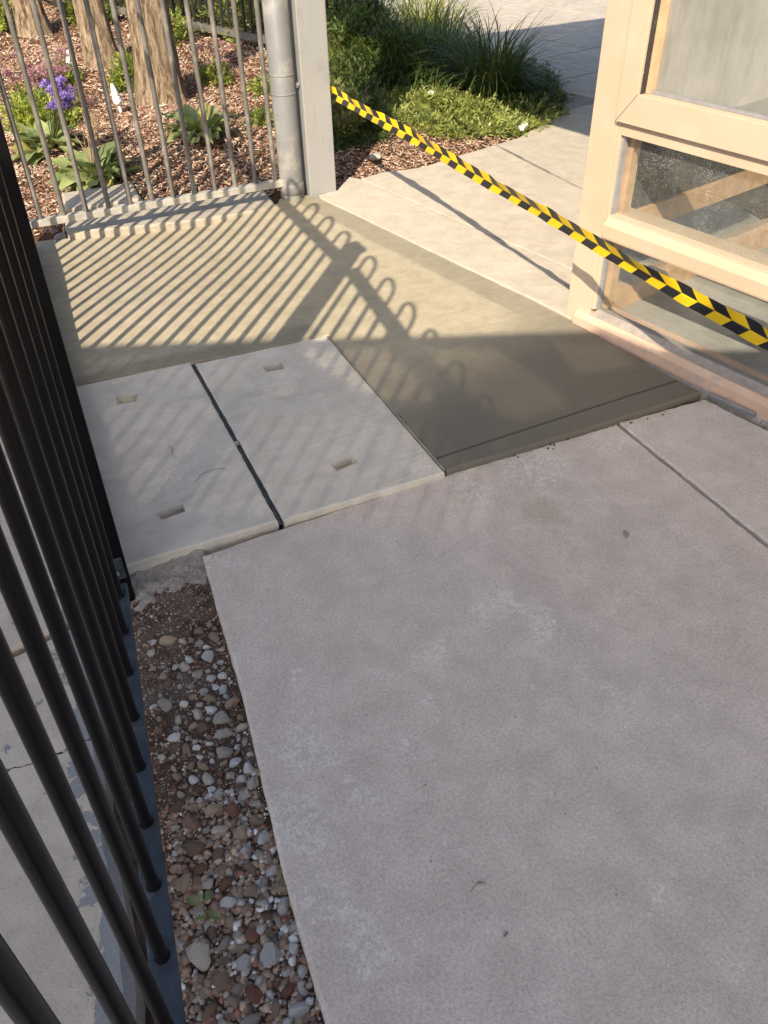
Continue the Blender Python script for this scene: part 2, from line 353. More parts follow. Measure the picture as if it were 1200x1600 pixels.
L_gr = [leafmat('strap_leaf_' + n, c) for n, c in (('a', (0.069, 0.106, 0.031)), ('b', (0.100, 0.144, 0.037)), ('c', (0.188, 0.188, 0.062)))]
L_gb = [leafmat('bright_blade_' + n, c, .25, .4) for n, c in (('a', (.27, .31, .06)), ('b', (.18, .235, .05)), ('c', (.36, .34, .11)))]
L_ros = [leafmat('statice_leaf_' + n, c, .2, .3) for n, c in (('a', (.29, .33, .13)), ('b', (.21, .26, .11)), ('c', (.40, .36, .12)))]
L_yg = [leafmat('yellow_shrub_' + n, c, .25, .4) for n, c in (('a', (.34, .36, .07)), ('b', (.23, .27, .06)), ('c', (.12, .16, .04)))]
m_pur = [leafmat('purple_petal_' + n, c, .15, .3, .6) for n, c in (('a', (.30, .20, .60)), ('b', (.22, .13, .50)), ('c', (.40, .30, .68)))]
m_mau = [leafmat('mauve_petal_' + n, c, .2, .3, .6) for n, c in (('a', (.46, .24, .33)), ('b', (.36, .17, .25)), ('c', (.40, .27, .20)))]
m_dry = [leafmat('dry_bloom_' + n, c, .2, .2, .8) for n, c in (('a', (.20, .10, .09)), ('b', (.30, .17, .16)), ('c', (.13, .08, .06)))]
m_stem = flat('green_stem', (.12, .14, .05), .6, .2)
m_drystem = flat('dry_stem', (.26, .17, .09), .8, .2)
m_bark = NM('pale_bark'); _p = m_bark.pos(); _pv = m_bark.n('VectorMath', {0: _p, 1: (26., 26., 5.)}, operation='MULTIPLY').outputs[0]
_n = m_bark.noise(_pv, 1.3, 9, .75, .4); _n2 = m_bark.noise(_p, 3, 4, .6)
_c = m_bark.mix(m_bark.rng(_n, .36, .62), (.095, .062, .038), (.47, .35, .235)); _c = m_bark.mix(m_bark.math('MULTIPLY', m_bark.rng(_n2, .5, .7), .5), _c, (.31, .25, .185))
m_bark = m_bark.pr(Base_Color=_c, Roughness=.9, Normal=m_bark.bump(_n, .05, 1.), Specular_IOR_Level=.1)
m_white = flat('white_plastic', (.72, .73, .74), .4, .05)
m_litter = flat('white_litter', (.75, .75, .72), .6, .1)
m_twig = flat('dry_twig', (.10, .065, .04), .9, .2)
m_roof = flat('canopy_sheet', (.42, .41, .40), .6, .1)
m_shade_board = flat('painted_shade_board', (.085, .08, .075), .85, .35, 60, bump=.002)
m_block = concrete('block_wall', (.30, .27, .23), (.40, .36, .31), .3, 3)
m_rib = flat('ribbed_board', (.36, .34, .30), .8, .1, 12)
def glass(name, dust, spk):
    m = NM(name); p = m.pos()
    bk = m.n('NewGeometry').outputs['Backfacing']; fr = m.n('Fresnel', {'IOR': m.math('ADD', 1.45, m.math('MULTIPLY', bk, -.7603))}).outputs[0]
    gl = m.n('BsdfGlossy', {'Color': (1, 1, 1, 1), 'Roughness': .01}); tr = m.n('BsdfTransparent', {'Color': (.94, .955, .95, 1)})
    g = m.n('MixShader', {0: m.math('MULTIPLY', fr, .75), 1: tr.outputs[0], 2: gl.outputs[0]})
    streak = m.noise(m.n('VectorMath', {0: p, 1: (30., 30., 2.5)}, operation='MULTIPLY').outputs[0], 2., 5, .6)
    film = m.math('MULTIPLY', m.rng(m.math('ADD', m.math('MULTIPLY', m.noise(p, 4, 6, .6), .6), m.math('MULTIPLY', streak, .4)), .35, .7, .35, 1.), dust)
    v = m.voro(p, 260); sz = m.math('MULTIPLY', m.n('SeparateColor', {0: v.outputs['Color']}).outputs[1], .34)
    clus = m.rng(m.noise(p, 5, 5, .65), .30, .75)
    sp = m.math('MULTIPLY', m.math('LESS_THAN', v.outputs['Distance'], m.math('MULTIPLY', sz, m.math('ADD', .35, clus))), spk)
    k = m.math('MINIMUM', m.math('ADD', film, sp), .95)
    df = m.n('BsdfDiffuse', {'Color': (.52, .50, .46, 1)})
    mx = m.n('MixShader', {0: k, 1: g.outputs[0], 2: df.outputs[0]})
    m.t.links.new(mx.outputs[0], m.out.inputs[0]); return m.m
m_glass_hi = glass('dusty_glass', .24, .05); m_glass_mid = glass('spotted_glass', .08, .7); m_glass_lo = glass('clear_glass', .07, .3)
def sheetmat(name, t):
    m = NM(name); tr = m.n('BsdfTransparent', {'Color': (1, .96, .90, 1)}); df = m.n('BsdfTranslucent', {'Color': (.6, .6, .58, 1)})
    mx = m.n('MixShader', {0: t, 1: df.outputs[0], 2: tr.outputs[0]}); m.t.links.new(mx.outputs[0], m.out.inputs[0]); return m.m
m_sheet = [sheetmat('bounce_light_sheet', .22), sheetmat('brighter_bounce_sheet', .40)]  # made-up sheets that let sun through where bounced light falls on the ground

# ------------------------------------------------------------------ setting: ground, path, slabs
tag(MB().add([(-60, -60, -.16), (60, -60, -.16), (60, 60, -.16), (-60, 60, -.16)], [(0, 1, 2, 3)]).obj('ground', m_dirt), kind='structure')
ZP = -.02
W0 = Vector((1.868, 2.425, 0)); U = Vector((.2104803, -.9775981, 0)); NN = Vector((-.9775981, -.2104803, 0))
def wp(s, d, z): return W0 + U * s + NN * d + Vector((0, 0, z))
wx = lambda y: 1.868 + (2.425 - y) * .21530
path = root('footpath', (.9, .8, ZP), kind='structure')
zc = lambda x, y: ZP
sheet('a', [(.197, 1.715), (.160, 1.22), (.126, .95), (.102, .72), (.085, .503), (-.06, -1.2), (1.60, -1.2), (1.60, 1.738), (.98, 1.742), (.45, 1.728), (.30, 1.722)],
      zc, m_path, .1, .15, .018, .0022, .008, seed=3).obj('path_slab', m_path, path, auto=40)
sheet('b', [(1.612, -1.2), (wx(-1.2) - .05, -1.2), (wx(1.70) - .06, 1.70), (1.96, 1.725), (1.612, 1.738)], zc, m_path, .1, .2, .02, .004, .006, seed=4).obj('path_slab', m_path, path, auto=40)
# the mortar lying in the joints and against the wall foot
def bumpy(x0, x1, y0, y1, st, zf):
    xs = np.arange(x0, x1 + 1e-6, st); ys = np.arange(y0, y1 + 1e-6, st); gx, gy = np.meshgrid(xs, ys); z = zf(gx, gy)
    n, k = len(xs), len(ys); V = np.stack([gx.ravel(), gy.ravel(), z.ravel()], 1)
    i = (np.arange(k - 1)[:, None] * n + np.arange(n - 1)[None, :]).ravel(); F = np.stack([i, i + 1, i + n + 1, i + n], 1)
    return V, F
# fresh concrete (L-shaped ramp round the cover slabs)
def zn(x, y):
    return -.052 * smooth01(2.95, 4.15, y) * (1 - smooth01(.75, 1.42, x)) + .004 * vnoise(x, y, 2.2, 5)
NEWP = [(.968, 1.737), (1.2, 1.735), (1.5, 1.733), (1.75, 1.736), (1.956, 1.743), (1.905, 2.05), (1.866, 2.40), (1.834, 2.587), (1.783, 2.818), (1.732, 3.04), (1.666, 3.347), (1.619, 3.562),
        (1.550, 3.874), (1.488, 4.145), (1.45, 4.23), (1.30, 4.26), (1.27, 4.20), (.88, 4.24), (.5, 4.30), (.2, 4.38), (.06, 4.40), (-.16, 4.42), (-.16, 2.75), (.10, 2.768), (.44, 2.735), (.968, 2.708)]
newp = tag(sheet('n', NEWP, zn, m_new, .14, .06, .03, .003, .006, seed=8).obj('fresh_concrete_ramp', m_new, auto=40), kind='structure')
# cover slabs with lifting pockets
def cover(x0, x1, y0, y1, pockets, label, seed):
    t = root('cover_slab', ((x0 + x1) / 2, (y0 + y1) / 2, -.08), label, 'slab', 'concrete cover slabs over the pit')
    y0f = y0 if not callable(y0) else y0
    mb = sheet('c', [(x0, y0), (x1, y0 - .003), (x1 + .001, y1 - .02), (x0, y1)], lambda x, y: 0., m_slab, .09, .11, .022, .0016, .006, holes=pockets, seed=seed)
    for h in pockets:
        cx = sum(p[0] for p in h) / 4; cy = sum(p[1] for p in h) / 4; n = 4
        hh = h if sum(h[i][0] * h[(i + 1) % 4][1] - h[(i + 1) % 4][0] * h[i][1] for i in range(4)) > 0 else h[::-1]
        b = [(cx + (p[0] - cx) * .72 + .006, cy + (p[1] - cy) * .85, -.062 if p[0] > cx else -.028) for p in hh]
        mb.add([(p[0], p[1], 0.) for p in hh] + b, [(i, (i + 1) % 4, 4 + (i + 1) % 4, 4 + i) for i in range(4)] + [(4, 5, 6, 7)])
    mb.obj('slab', m_slab, t, auto=40); return t
cover(-.105, .428, 1.742, 2.765, [[(.128, 2.566), (.192, 2.560), (.208, 2.606), (.134, 2.622)], [(.124, 1.888), (.200, 1.896), (.200, 1.932), (.120, 1.926)]], 'left-hand grey concrete cover slab, partly behind the black fence post', 21)
cover(.444, .957, 1.732, 2.725, [[(.658, 2.545), (.730, 2.538), (.731, 2.588), (.660, 2.594)], [(.665, 1.883), (.745, 1.892), (.737, 1.936), (.661, 1.924)]], 'grey concrete cover slab beside the fresh concrete, with two lifting pockets', 22)
# steel edging in the joint between and beside the slabs
fr = root('pit_frame', (.7, 2.2, -.08), 'dark steel frame strip sunk in the gap between the two cover slabs', 'frame')
MB().tube([(.4355, 1.738, -.016), (.4355, 2.0, -.014), (.4355, 2.35, -.017), (.4355, 2.73, -.014)], .006, 8).obj('steel_rod', m_rail, fr, True)
MB().box((.9605, 1.745, -.06), (.9655, 2.70, -.001)).obj('edge_angle', m_ledge, fr)
for y in (2.17,): MB().lathe([(.002, -.012), (.010, -.01), (.008, -.003), (.002, 0)], 7, (.436, y, 0)).obj('mortar_lump', m_mort, fr)
# gravel bed soil and mortar
def zbed(x, y): return -.085 + .035 * smooth01(1.25, 1.72, y) + .012 * vnoise(x, y, 14, 2) + .010 * vnoise(x, y, 40, 3) - .02 * smooth01(0, -.2, x)
bed = root('gravel_bed', (0, .9, -.08), kind='structure')
V, F = bumpy(-.30, .215, -1.2, 1.745, .012, zbed)
np_obj('soil', V, F, m_dirt, None, bed, True, (0, .9, -.08))
V, F = bumpy(-.06, .21, 1.50, 1.748, .007, lambda x, y: -.072 + .05 * smooth01(1.53, 1.71, y - .05 + .09 * vnoise(x, y, 14, 6)) + .014 * vnoise(x, y, 30, 8) + .010 * vnoise(x, y, 85, 9))
np_obj('mortar_spill', V, F, m_mort, None, bed, False, (0, 1.6, -.05))
V, F = bumpy(1.93, 2.06, 1.50, 2.36, .008, lambda x, y: -.028 + .02 * smooth01(-.045, -.012, x - wx(y)) + .008 * vnoise(x, y, 40, 8) + .006 * vnoise(x, y, 90, 9) - .06 * (x < 1.975 - .0 + (1.74 - y) * .25) * (y < 1.74) - .05 * (x < wx(y) - .055) * (y >= 1.74))
tag(np_obj('mortar_fillet', V, F, m_mort, None, None, False, (2, 1.9, -.03)), kind='structure')
# left footpath with peeling paint
lp = root('painted_path', (-1.5, .5, -.02), kind='structure')
sheet('l', [(-.175, 1.06), (-.18, .85), (-.19, .73), (-.205, .62), (-.24, 0.), (-.36, -1.2), (-3.4, -1.2), (-3.4, 1.2), (-.30, 1.568), (-.12, 1.615)], lambda x, y: -.012, m_left, .12, .12, .03, .003, .018, seed=31).obj('path_slab', m_left, lp, auto=40)
sheet('l', [(-.115, 1.628), (-.30, 1.582), (-3.4, 1.22), (-3.4, 5.0), (-.13, 5.0)], lambda x, y: -.012, m_left, .12, .3, .05, .003, .01, seed=32).obj('path_slab', m_left, lp, auto=40)
# pale path behind the fresh concrete, split by tooled joints
pale = root('pale_path', (2.4, 3.6, 0), kind='structure')
rb = [(1.488, 4.145), (1.550, 3.874), (1.619, 3.562), (1.666, 3.347), (1.732, 3.04), (1.783, 2.818), (1.834, 2.587), (1.866, 2.40)]
me_ = [(1.62, 4.22), (1.764, 4.40), (1.96, 4.37), (2.19, 4.34), (2.49, 4.43), (2.75, 4.50), (2.98, 4.57), (3.22, 4.75)]
off = lambda pts, d: [(x + d, y) for x, y in pts]
JL = lambda x: [(1.80 + x, 4.33), (1.905 + x, 3.85), (2.01 + x, 3.37), (2.115 + x, 2.89), (2.22 + x, 2.42)]
z0 = lambda x, y: .0015
sheet('p', off(rb, .004) + [(2.216, 2.41)] + JL(-.004)[::-1][1:] + [(1.76, 4.39), (1.62, 4.22), (1.50, 4.19)], z0, m_pale, .12, .2, .03, .003, .003, seed=41).obj('path_slab', m_pale, pale, auto=40)
sheet('p', JL(.004) + [(3.1, 2.2), (3.45, 3.35), (1.965, 3.55)][0:0] + [(2.9, 2.42), (3.12, 3.28), (2.02, 3.33)][0:0] + [(3.2, 2.35), (3.33, 3.17)] + [(3.9, 3.3), (4.02, 4.5), (3.52, 4.90), (3.22, 4.72), (2.98, 4.57), (2.75, 4.50), (2.49, 4.43), (2.19, 4.34), (1.96, 4.37)],
      z0, m_pale, .12, .2, .03, .003, .003, seed=42).obj('path_slab', m_pale, pale, auto=40)
# far paving of square slabs
pav = root('paved_yard', (5.5, 7.5, 0), kind='structure')
sheet('s', [(3.0, 4.4), (3.4, 3.3), (6.0, 3.9), (11, 5), (11, 13), (3.7, 13), (4.1, 8.6), (4.38, 7.4), (4.28, 6.3), (3.93, 5.42), (3.6, 5.0), (3.2, 4.7)], lambda x, y: -.006, m_dirt, .1, .8, .1, .004, .003, seed=44).obj('paving_base', m_gap, pav)
E1 = Vector((.2104803, -.9775981)); E2 = Vector((.9775981, .2104803)); O2 = Vector((3.47, 4.3))
HEDGE = [(1.75, 4.98), (2.16, 5.2), (2.45, 5.06), (2.62, 4.80), (3.05, 4.66), (3.39, 4.82), (3.62, 4.98), (3.98, 5.42), (4.35, 6.3), (4.45, 7.4), (4.2, 8.3), (3.2, 8.6), (2.0, 8.2), (1.75, 6.2)]
bedpoly = [(3.22, 4.66), (3.62, 4.98), (3.98, 5.42), (4.33, 6.3), (4.42, 7.4), (4.15, 8.6), (3.6, 12.6)]
me_pv = None; cnt = 0; T = .62; gap = .008
for i in range(-14, 4):
    for j in range(-3, 14):
        c = O2 + E1 * (i + .5) * T + E2 * (j + .5) * T
        left = np.interp(c.y, [4.3, 4.66, 4.98, 5.42, 6.3, 7.4, 8.6, 12.6], [3.2, 3.3, 3.62, 3.98, 4.33, 4.42, 4.15, 3.6])
        if c.x < left - (.12 if c.y < 5 else .22) or c.y < 3.6 or c.x > 11 or c.y > 13: continue
        if c.x > 4.5 + max(0, (c.y - 6)) * .9 + 3 or cnt >= 250: continue
        if (c - Vector((W0.x, W0.y))).dot(E2) > .05 and c.y < 3.3: continue
        if me_pv is None:
            q = [E1 * (a * (T / 2 - gap)) + E2 * (b * (T / 2 - gap)) for a, b in ((-1, -1), (1, -1), (1, 1), (-1, 1))]
            mb = MB().prism([(p.x, p.y) for p in q], -.05, 0.); o = mb.obj('paving_slab', m_pave, pav, bevel=.004); me_pv = o.data
            o.location = Vector((c.x, c.y, -.025)) - WL[pav.name]
        else:
            o = link('paving_slab', me_pv, (c.x, c.y, -.025 + rnd.uniform(-.0015, .0015)), pav, .004)
        cnt += 1
# ------------------------------------------------------------------ garden ground
def zg(x, y):
    x = np.asarray(x, float); y = np.asarray(y, float)
    ed = np.minimum(smooth01(4.36, 5.2, y - .35 * np.clip(x - 1.7, 0, 3)), 1)
    rt = 1 - smooth01(0, .5, x - np.interp(y, [4.3, 4.66, 4.98, 5.42, 6.3, 7.4, 8.6, 12.6], [3.2, 3.3, 3.62, 3.98, 4.33, 4.42, 4.15, 3.6]) + .45)
    k = ed * rt
    return -.03 + k * (.05 + .03 * vnoise(x, y, 1.1, 4) + .035 * vnoise(x, y, 4.5, 6)) + .012 * vnoise(x, y, 13, 7) * rt - .035 * (1 - rt) - .05 * (1 - smooth01(4.25, 4.5, y + np.clip(x - 1.45, 0, 10)))
V, F = bumpy(-3.0, 4.5, 4.16, 13.2, .04, zg)
keep = ~((V[F[:, 0], 0] < 1.62) & (V[F[:, 0], 1] < 4.26)) & ~((V[F[:, 0], 1] > 9) & (V[F[:, 0], 0] > 3.55))
tag(np_obj('mulch_bed', V, F[keep], m_mulch, None, None, True), kind='structure')
V, F = bumpy(-.16, .21, 4.36, 4.62, .009, lambda x, y: -.055 + .03 * vnoise(x, y, 12, 3) + .02 * vnoise(x, y, 40, 4))
tag(np_obj('crumbled_edge', V, F, m_mort, None, None, False, (0, 4.4, -.05)), kind='structure')
def chips(n, xr, yr, test, lmul=1.):
    x = rng.uniform(*xr, n); y = rng.uniform(*yr, n); k = test(x, y); x, y = x[k], y[k]; n = len(x)
    z = zg(x, y) + rng.uniform(.0, .016, n); L = rng.gamma(3., .0085, n) * lmul * .85 + .007; Wd = rng.uniform(.003, .009, n) * lmul; H = rng.uniform(.0015, .004, n)
    a = rng.uniform(0, 2 * np.pi, n); p = rng.normal(0, .32, n); r = rng.normal(0, .5, n)
    d = np.stack([np.cos(a) * np.cos(p), np.sin(a) * np.cos(p), np.sin(p)], 1); s = np.stack([-np.sin(a), np.cos(a), np.zeros(n)], 1); u = np.cross(d, s)
    s2 = s * np.cos(r)[:, None] + u * np.sin(r)[:, None]; u2 = np.cross(d, s2); c = np.stack([x, y, z], 1)
    cs = []
    for k in range(8):
        i, j, l = (k & 1) * 2 - 1, (k >> 1 & 1) * 2 - 1, (k >> 2 & 1) * 2 - 1
        cs.append(c + d * (i * L / 2)[:, None] + s2 * (j * Wd / 2 * (1 if i < 0 else .7))[:, None] + u2 * (l * H / 2)[:, None])
    V = np.stack(cs, 1).reshape(-1, 3); q = np.array([(0, 2, 3, 1), (4, 5, 7, 6), (0, 1, 5, 4), (1, 3, 7, 5), (3, 2, 6, 7), (2, 0, 4, 6)])
    F = (np.arange(n)[:, None, None] * 8 + q[None]).reshape(-1, 4)
    mi = np.repeat(rng.choice(5, n, p=[.27, .22, .24, .13, .14]), 6); return V, F, mi
def right_of_paths(x, y): return (x < np.interp(y, [4.3, 4.66, 4.98, 5.42, 6.3, 7.4, 8.6, 12.6], [3.2, 3.3, 3.62, 3.98, 4.33, 4.42, 4.15, 3.6]) - .02)
def mulch_ok(x, y):
    lim = np.interp(x, [1.3, 1.6, 1.764, 1.96, 2.19, 2.49, 2.75, 2.98, 3.22, 4], [4.34, 4.2, 4.38, 4.35, 4.32, 4.41, 4.48, 4.55, 4.73, 5.6])
    return (y > lim - .03 * rng.random(len(x)) ** 3) & right_of_paths(x, y) & ((x > 1.62) | (y > 4.42))
parts = [chips(17000, (-.3, 1.7), (4.4, 6.3), mulch_ok), chips(15000, (-.2, 3.), (6.0, 9.0), mulch_ok, 1.25), chips(6000, (.2, 3.2), (9.0, 12.5), mulch_ok, 1.6), chips(9000, (1.6, 3.4), (4.2, 5.35), mulch_ok, .9)]
Vs, Fs, Ms, k = [], [], [], 0
for V, F, m in parts: Vs.append(V); Fs.append(F + k); Ms.append(m); k += len(V)
tag(np_obj('bark_mulch', np.concatenate(Vs), np.concatenate(Fs), m_chips, np.concatenate(Ms)), 'loose brown bark chips covering the garden bed', 'mulch', kind='stuff')
# concrete edging and block under the back fence
led = root('concrete_edging', (.75, 4.3, -.1), 'pale concrete edging strip under the back fence', 'edging')
sheet('e', [(.205, 4.335), (.55, 4.245), (.88, 4.185), (1.26, 4.175), (1.28, 4.45), (.215, 4.50)], lambda x, y: -.014, m_ledge, .11, .1, .025, .006, .01, seed=51).obj('edging', m_ledge, led, auto=40)
blk = tag(sheet('k', [(.235, 4.52), (.62, 4.50), (.63, 4.79), (.25, 4.80)], lambda x, y: .035, m_ledge, .10, .1, .03, .003, .012, seed=52).obj('concrete_block', m_ledge, auto=40), 'pale flat concrete block lying in the mulch behind the fence rail', 'block')

# ------------------------------------------------------------------ fences
def hoop_fence(t, A, B, n, zr, ht, rp, lean, mp, mr, rail_w=.038, rail_h=.022, pitch=None, start=0., loops=True, swap=False):
    """pickets joined in pairs by hoops above a top rail; A->B ground line"""
    A = Vector(A); B = Vector(B); d = (B - A).normalized(); side = Vector((-d.y, d.x, 0)); lv = Vector((lean[0], lean[1], 0))
    at = lambda s, z: A + d * s + lv * z + Vector((0, 0, z))
    def bar(z, h, nm, w):
        mb = MB(); a = at(-.0, z); b = at((B - A).length, z)
        V = [p + side * (sg * w / 2) + Vector((0, 0, q)) for p in (a, b) for sg in (-1, 1) for q in (0, h)]
        mb.add(V, [(0, 1, 3, 2), (4, 6, 7, 5), (0, 4, 5, 1), (2, 3, 7, 6), (1, 5, 7, 3), (0, 2, 6, 4)]); return mb.obj(nm, mr, t, bevel=.003)
    bar(zr, rail_h, 'bottom_rail', rail_w); bar(ht, .05, 'top_rail', .045)
    me = None; ml = None
    for i in range(n):
        s = start + pitch * i; p0 = at(s, zr + rail_h * .6); p1 = at(s, ht + .005)
        if me is None:
            e = (p1 - p0).normalized(); o = MB().tube([p0, p0 + e * (rail_h * .4 + .0005), p0 + e * (rail_h * .4 + .004), p0 + e * (rail_h * .4 + .008), p0.lerp(p1, .3), p0.lerp(p1, .65), p1], [rp * 1.22, rp * 1.24, rp * 1.12, rp, rp, rp, rp], 14).obj('picket', mp, t, True, loc=p0); me = o.data
        else: o = link('picket', me, p0, t)
        if loops and i % 2 == 0 and i + 1 < n:
            if ml is None:
                q0 = at(s, ht + .05); pts = [at(s + pitch / 2 - pitch / 2 * math.cos(a), ht + .05 + .095 + .066 * math.sin(a)) for a in np.linspace(0, math.pi, 9)]
                o = MB().tube([q0] + pts + [at(s + pitch, ht + .05)], rp * .8, 8).obj('hoop', mp, t, True, loc=q0); ml = o.data
            else: link('hoop', ml, at(s, ht + .05), t)
HT = 1.575
npn = root('metal_fence', (-.12, .6, 0), 'black metal picket fence close to the camera beside the gravel strip', 'fence')
A = Vector((-.030, 1.655, 0)); dN = Vector((-.1045, -.9945, 0))
hoop_fence(npn, A + dN * .045, A + dN * 3.0, 23, .045, HT, .0113, (.024, 0), m_black, m_rail, .046, .018, .127, .042)
# bracket that bolts the rail to the post
br = MB().box((-.052, 1.628, .058), (-.006, 1.664, .064)).box((-.052, 1.655, .058), (-.006, 1.660, .105)).obj('bracket', m_rail, npn, bevel=.002)
MB().lathe([(.0085, 0), (.0085, .003), (.006, .003), (.006, .008), (.004, .009)], 12, (-.029, 1.645, .064)).obj('bolt', m_alu, br, True)
gp = root('fence_post', (-.03, 1.69, -.06), 'black square steel fence post with pointed cap at the end of the cover slabs', 'post')
LZ = lambda p: Vector((p.x + p.z * .019, p.y, p.z))
MB().box((-.066, 1.660, -.09), (.0, 1.726, 1.72), X=LZ).obj('post', m_black, gp, bevel=.003)
MB().box((-.075, 1.651, 1.72), (.009, 1.735, 1.745), X=LZ).prism([(-.075, 1.745), (.009, 1.745), (-.015, 1.780), (-.05, 1.780)], 1.651, 1.735, X=lambda p: LZ(Vector((p.x, p.z, p.y)))).obj('cap', m_black, gp)
fpn = root('metal_fence', (-.02, 3., 0), 'black metal picket panel seen edge-on behind the fence post', 'fence')
hoop_fence(fpn, (-.025, 1.73, 0), (-.005, 4.20, 0), 23, -.048, HT, .0122, (.019, 0), m_black, m_black, .036, .148, .1075, .06)
cp = tag(MB().box((-.04, 4.21, -.12), (.02, 4.27, 1.72)).obj('fence_post', m_black, bevel=.003), 'black corner post where the edge-on panel meets the back fence', 'post')
bpn = root('metal_fence', (.7, 4.26, 0), 'sunlit grey picket fence in front of the garden bed', 'fence')
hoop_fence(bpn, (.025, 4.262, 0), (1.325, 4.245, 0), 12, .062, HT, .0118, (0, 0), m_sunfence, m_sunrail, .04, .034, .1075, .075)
# downpipe and timber post
dp = root('grey_pipe', (1.373, 4.25, 0), 'round grey steel pipe post beside the square timber post', 'pipe')
MB().lathe([(.062, -.1), (.0625, .04), (.0615, .05), (.0615, 2.9)], 28, (1.373, 4.25, 0)).obj('pipe', m_pipe, dp, True)
MB().lathe([(.0645, .02), (.0648, .07), (.0625, .075)], 28, (1.373, 4.25, 0)).obj('collar', m_pipe, dp, True)
for z in (.50, .585): MB().lathe([(.0618, 0), (.0640, .002), (.0640, .006), (.0618, .008)], 28, (1.373, 4.25, z)).obj('strap', m_pipe, dp, True)
tp = root('timber_post', (1.53, 4.27, 0), 'square pale grey painted timber post where the striped tape is tied', 'post')
MB().box((1.4555, 4.20, -.1), (1.6065, 4.345, 2.9)).obj('post', m_post, tp, bevel=.006)
MB().box((1.430, 4.235, .52), (1.4565, 4.26, .545)).lathe([(.009, 0), (.009, .01), (.005, .012)], 6, (1.447, 4.232, .53)).obj('pipe_clamp', m_pipe, tp, bevel=.002)

# ------------------------------------------------------------------ glazed building
gb = root('glazed_building', (1.95, 2.1, 0), 'cream framed glass wall on the right with three panes above one another', 'building')
PT = lambda p: wp(p.x, p.y, p.z)
def wbox(s0, s1, d0, d1, z0, z1): return MB().box((s0, d0, z0), (s1, d1, z1), X=PT)
def wsec(sec, s0, s1): return MB().prism(sec, s0, s1, X=lambda p: wp(p.z, p.x, p.y))      # section in (d, z)
def wface(poly, d0, d1): return MB().prism(poly, d0, d1, X=lambda p: wp(p.x, p.z, p.y))   # outline in (s, z)
wbox(0, .113, -.12, 0, -.02, 2.45).obj('corner_column', m_cream, gb, bevel=.002)
SB = 1.35
for b in range(2):
    o = b * (SB - .0); e = o + SB
    if b: wbox(o, o + .113, -.12, 0, -.02, 2.45).obj('column', m_cream, gb, bevel=.002)
    s0 = o + .1145
    sash = root('opening_sash', wp(o + .6, 0, 1.3)) if False else None
    fr_ = wface([(s0, .745), (s0 + .0725, .836), (s0 + .0725, 2.06), (s0, 2.15)], -.05, .018).obj('sash_stile', m_cream, gb, bevel=.0015)
    wface([(s0 + .001, .744), (e - .001, .744), (e - .0735, .8355), (s0 + .0735, .8355)], -.05, .018).obj('sash_rail', m_cream, gb, bevel=.0015)
    wface([(e, .745), (e, 2.15), (e - .0725, 2.06), (e - .0725, .836)], -.05, .018).obj('sash_stile', m_cream, gb, bevel=.0015)
    wface([(s0 + .001, 2.151), (s0 + .0735, 2.061), (e - .0735, 2.061), (e - .001, 2.151)], -.05, .018).obj('sash_rail', m_cream, gb, bevel=.0015)
    wbox(s0 + .0730, s0 + .079, -.03, .006, .837, 2.06).obj('gasket', m_gasket, gb)
    wbox(s0 + .0795, s0 + .095, -.045, -.012, .837, 2.06).obj('glazing_bead', m_wood, gb)
    wbox(s0 + .080, e - .08, -.030, -.020, .8365, .846).obj('glazing_bead', m_alu, gb)
    p = wbox(s0 + .073, e - .073, -.040, -.036, .8365, 2.06).obj('upper_pane', m_glass_hi, gb)
    # fixed light: jamb, recess and rails
    wbox(s0 - .001, s0 + .0165, -.12, -.002, .0735, .742).obj('jamb', m_cream, gb, bevel=.0015)
    wsec([(-.12, .7005), (-.001, .7005), (-.001, .7425), (-.12, .7425)], s0 + .0166, e).obj('transom', m_cream, gb, bevel=.0015)
    for (za, zb, gm, nm, gd) in ((.436, .700, m_glass_mid, 'middle_pane', -.044), (.0735, .358, m_glass_lo, 'lower_pane', -.026)):
        wbox(s0 + .0168, s0 + .0255, -.035, -.012, za, zb).obj('glazing_strip', m_alu, gb)
        wbox(s0 + .0168, s0 + .042, -.075, -.046, za, zb).obj('glazing_bead', m_wood, gb)
        wbox(s0 + .0168, e, gd, gd + .004, za, zb).obj(nm, gm, gb)
    wsec([(-.12, .3585), (.020, .3585), (.022, .366), (.022, .408), (-.006, .4275), (-.0065, .4355), (-.038, .4355), (-.12, .4355)], s0 + .0166, e).obj('middle_rail', m_cream, gb, bevel=.0015)
    wsec([(-.12, -.02), (.022, -.02), (.022, .030), (.010, .052), (-.12, .052)], s0 - .06 if b == 0 else s0, e + .113).obj('sill', m_sill, gb, bevel=.003)
    wsec([(-.05, .0525), (.004, .0525), (-.010, .063), (-.020, .0725), (-.05, .0725)], s0 + .0166, e).obj('sill_top', m_flash, gb, bevel=.002)
wbox(-.01, 2 * SB + .113, -.12, .002, 2.1515, 2.45).obj('header', m_cream, gb)
# return wall going away from the corner
E3 = -NN
def rp(s, d, z): return W0 - NN * .12 * 0 + E3 * s - U * 0 + U * d + Vector((0, 0, z))
RT = lambda p: rp(p.x, p.y, p.z)
def rbox(s0, s1, d0, d1, z0, z1): return MB().box((s0, d0, z0), (s1, d1, z1), X=RT)
for (za, zb, nm, mm) in ((-.02, .09, 'return_sill', m_wood), (.31, .395, 'return_rail', m_wood), (2.15, 2.45, 'return_header', m_cream)):
    rbox(.1205, 4.0, .02, .10, za, zb).obj(nm, mm, gb, bevel=.002)
for s in (1.4, 2.7, 3.9): rbox(s, s + .1, .015, .105, -.02, 2.149).obj('return_column', m_wood, gb, bevel=.002)
for (za, zb) in ((.091, .309),): rbox(.121, 3.89, .058, .062, za, zb).obj('return_pane', m_glass_lo, gb)
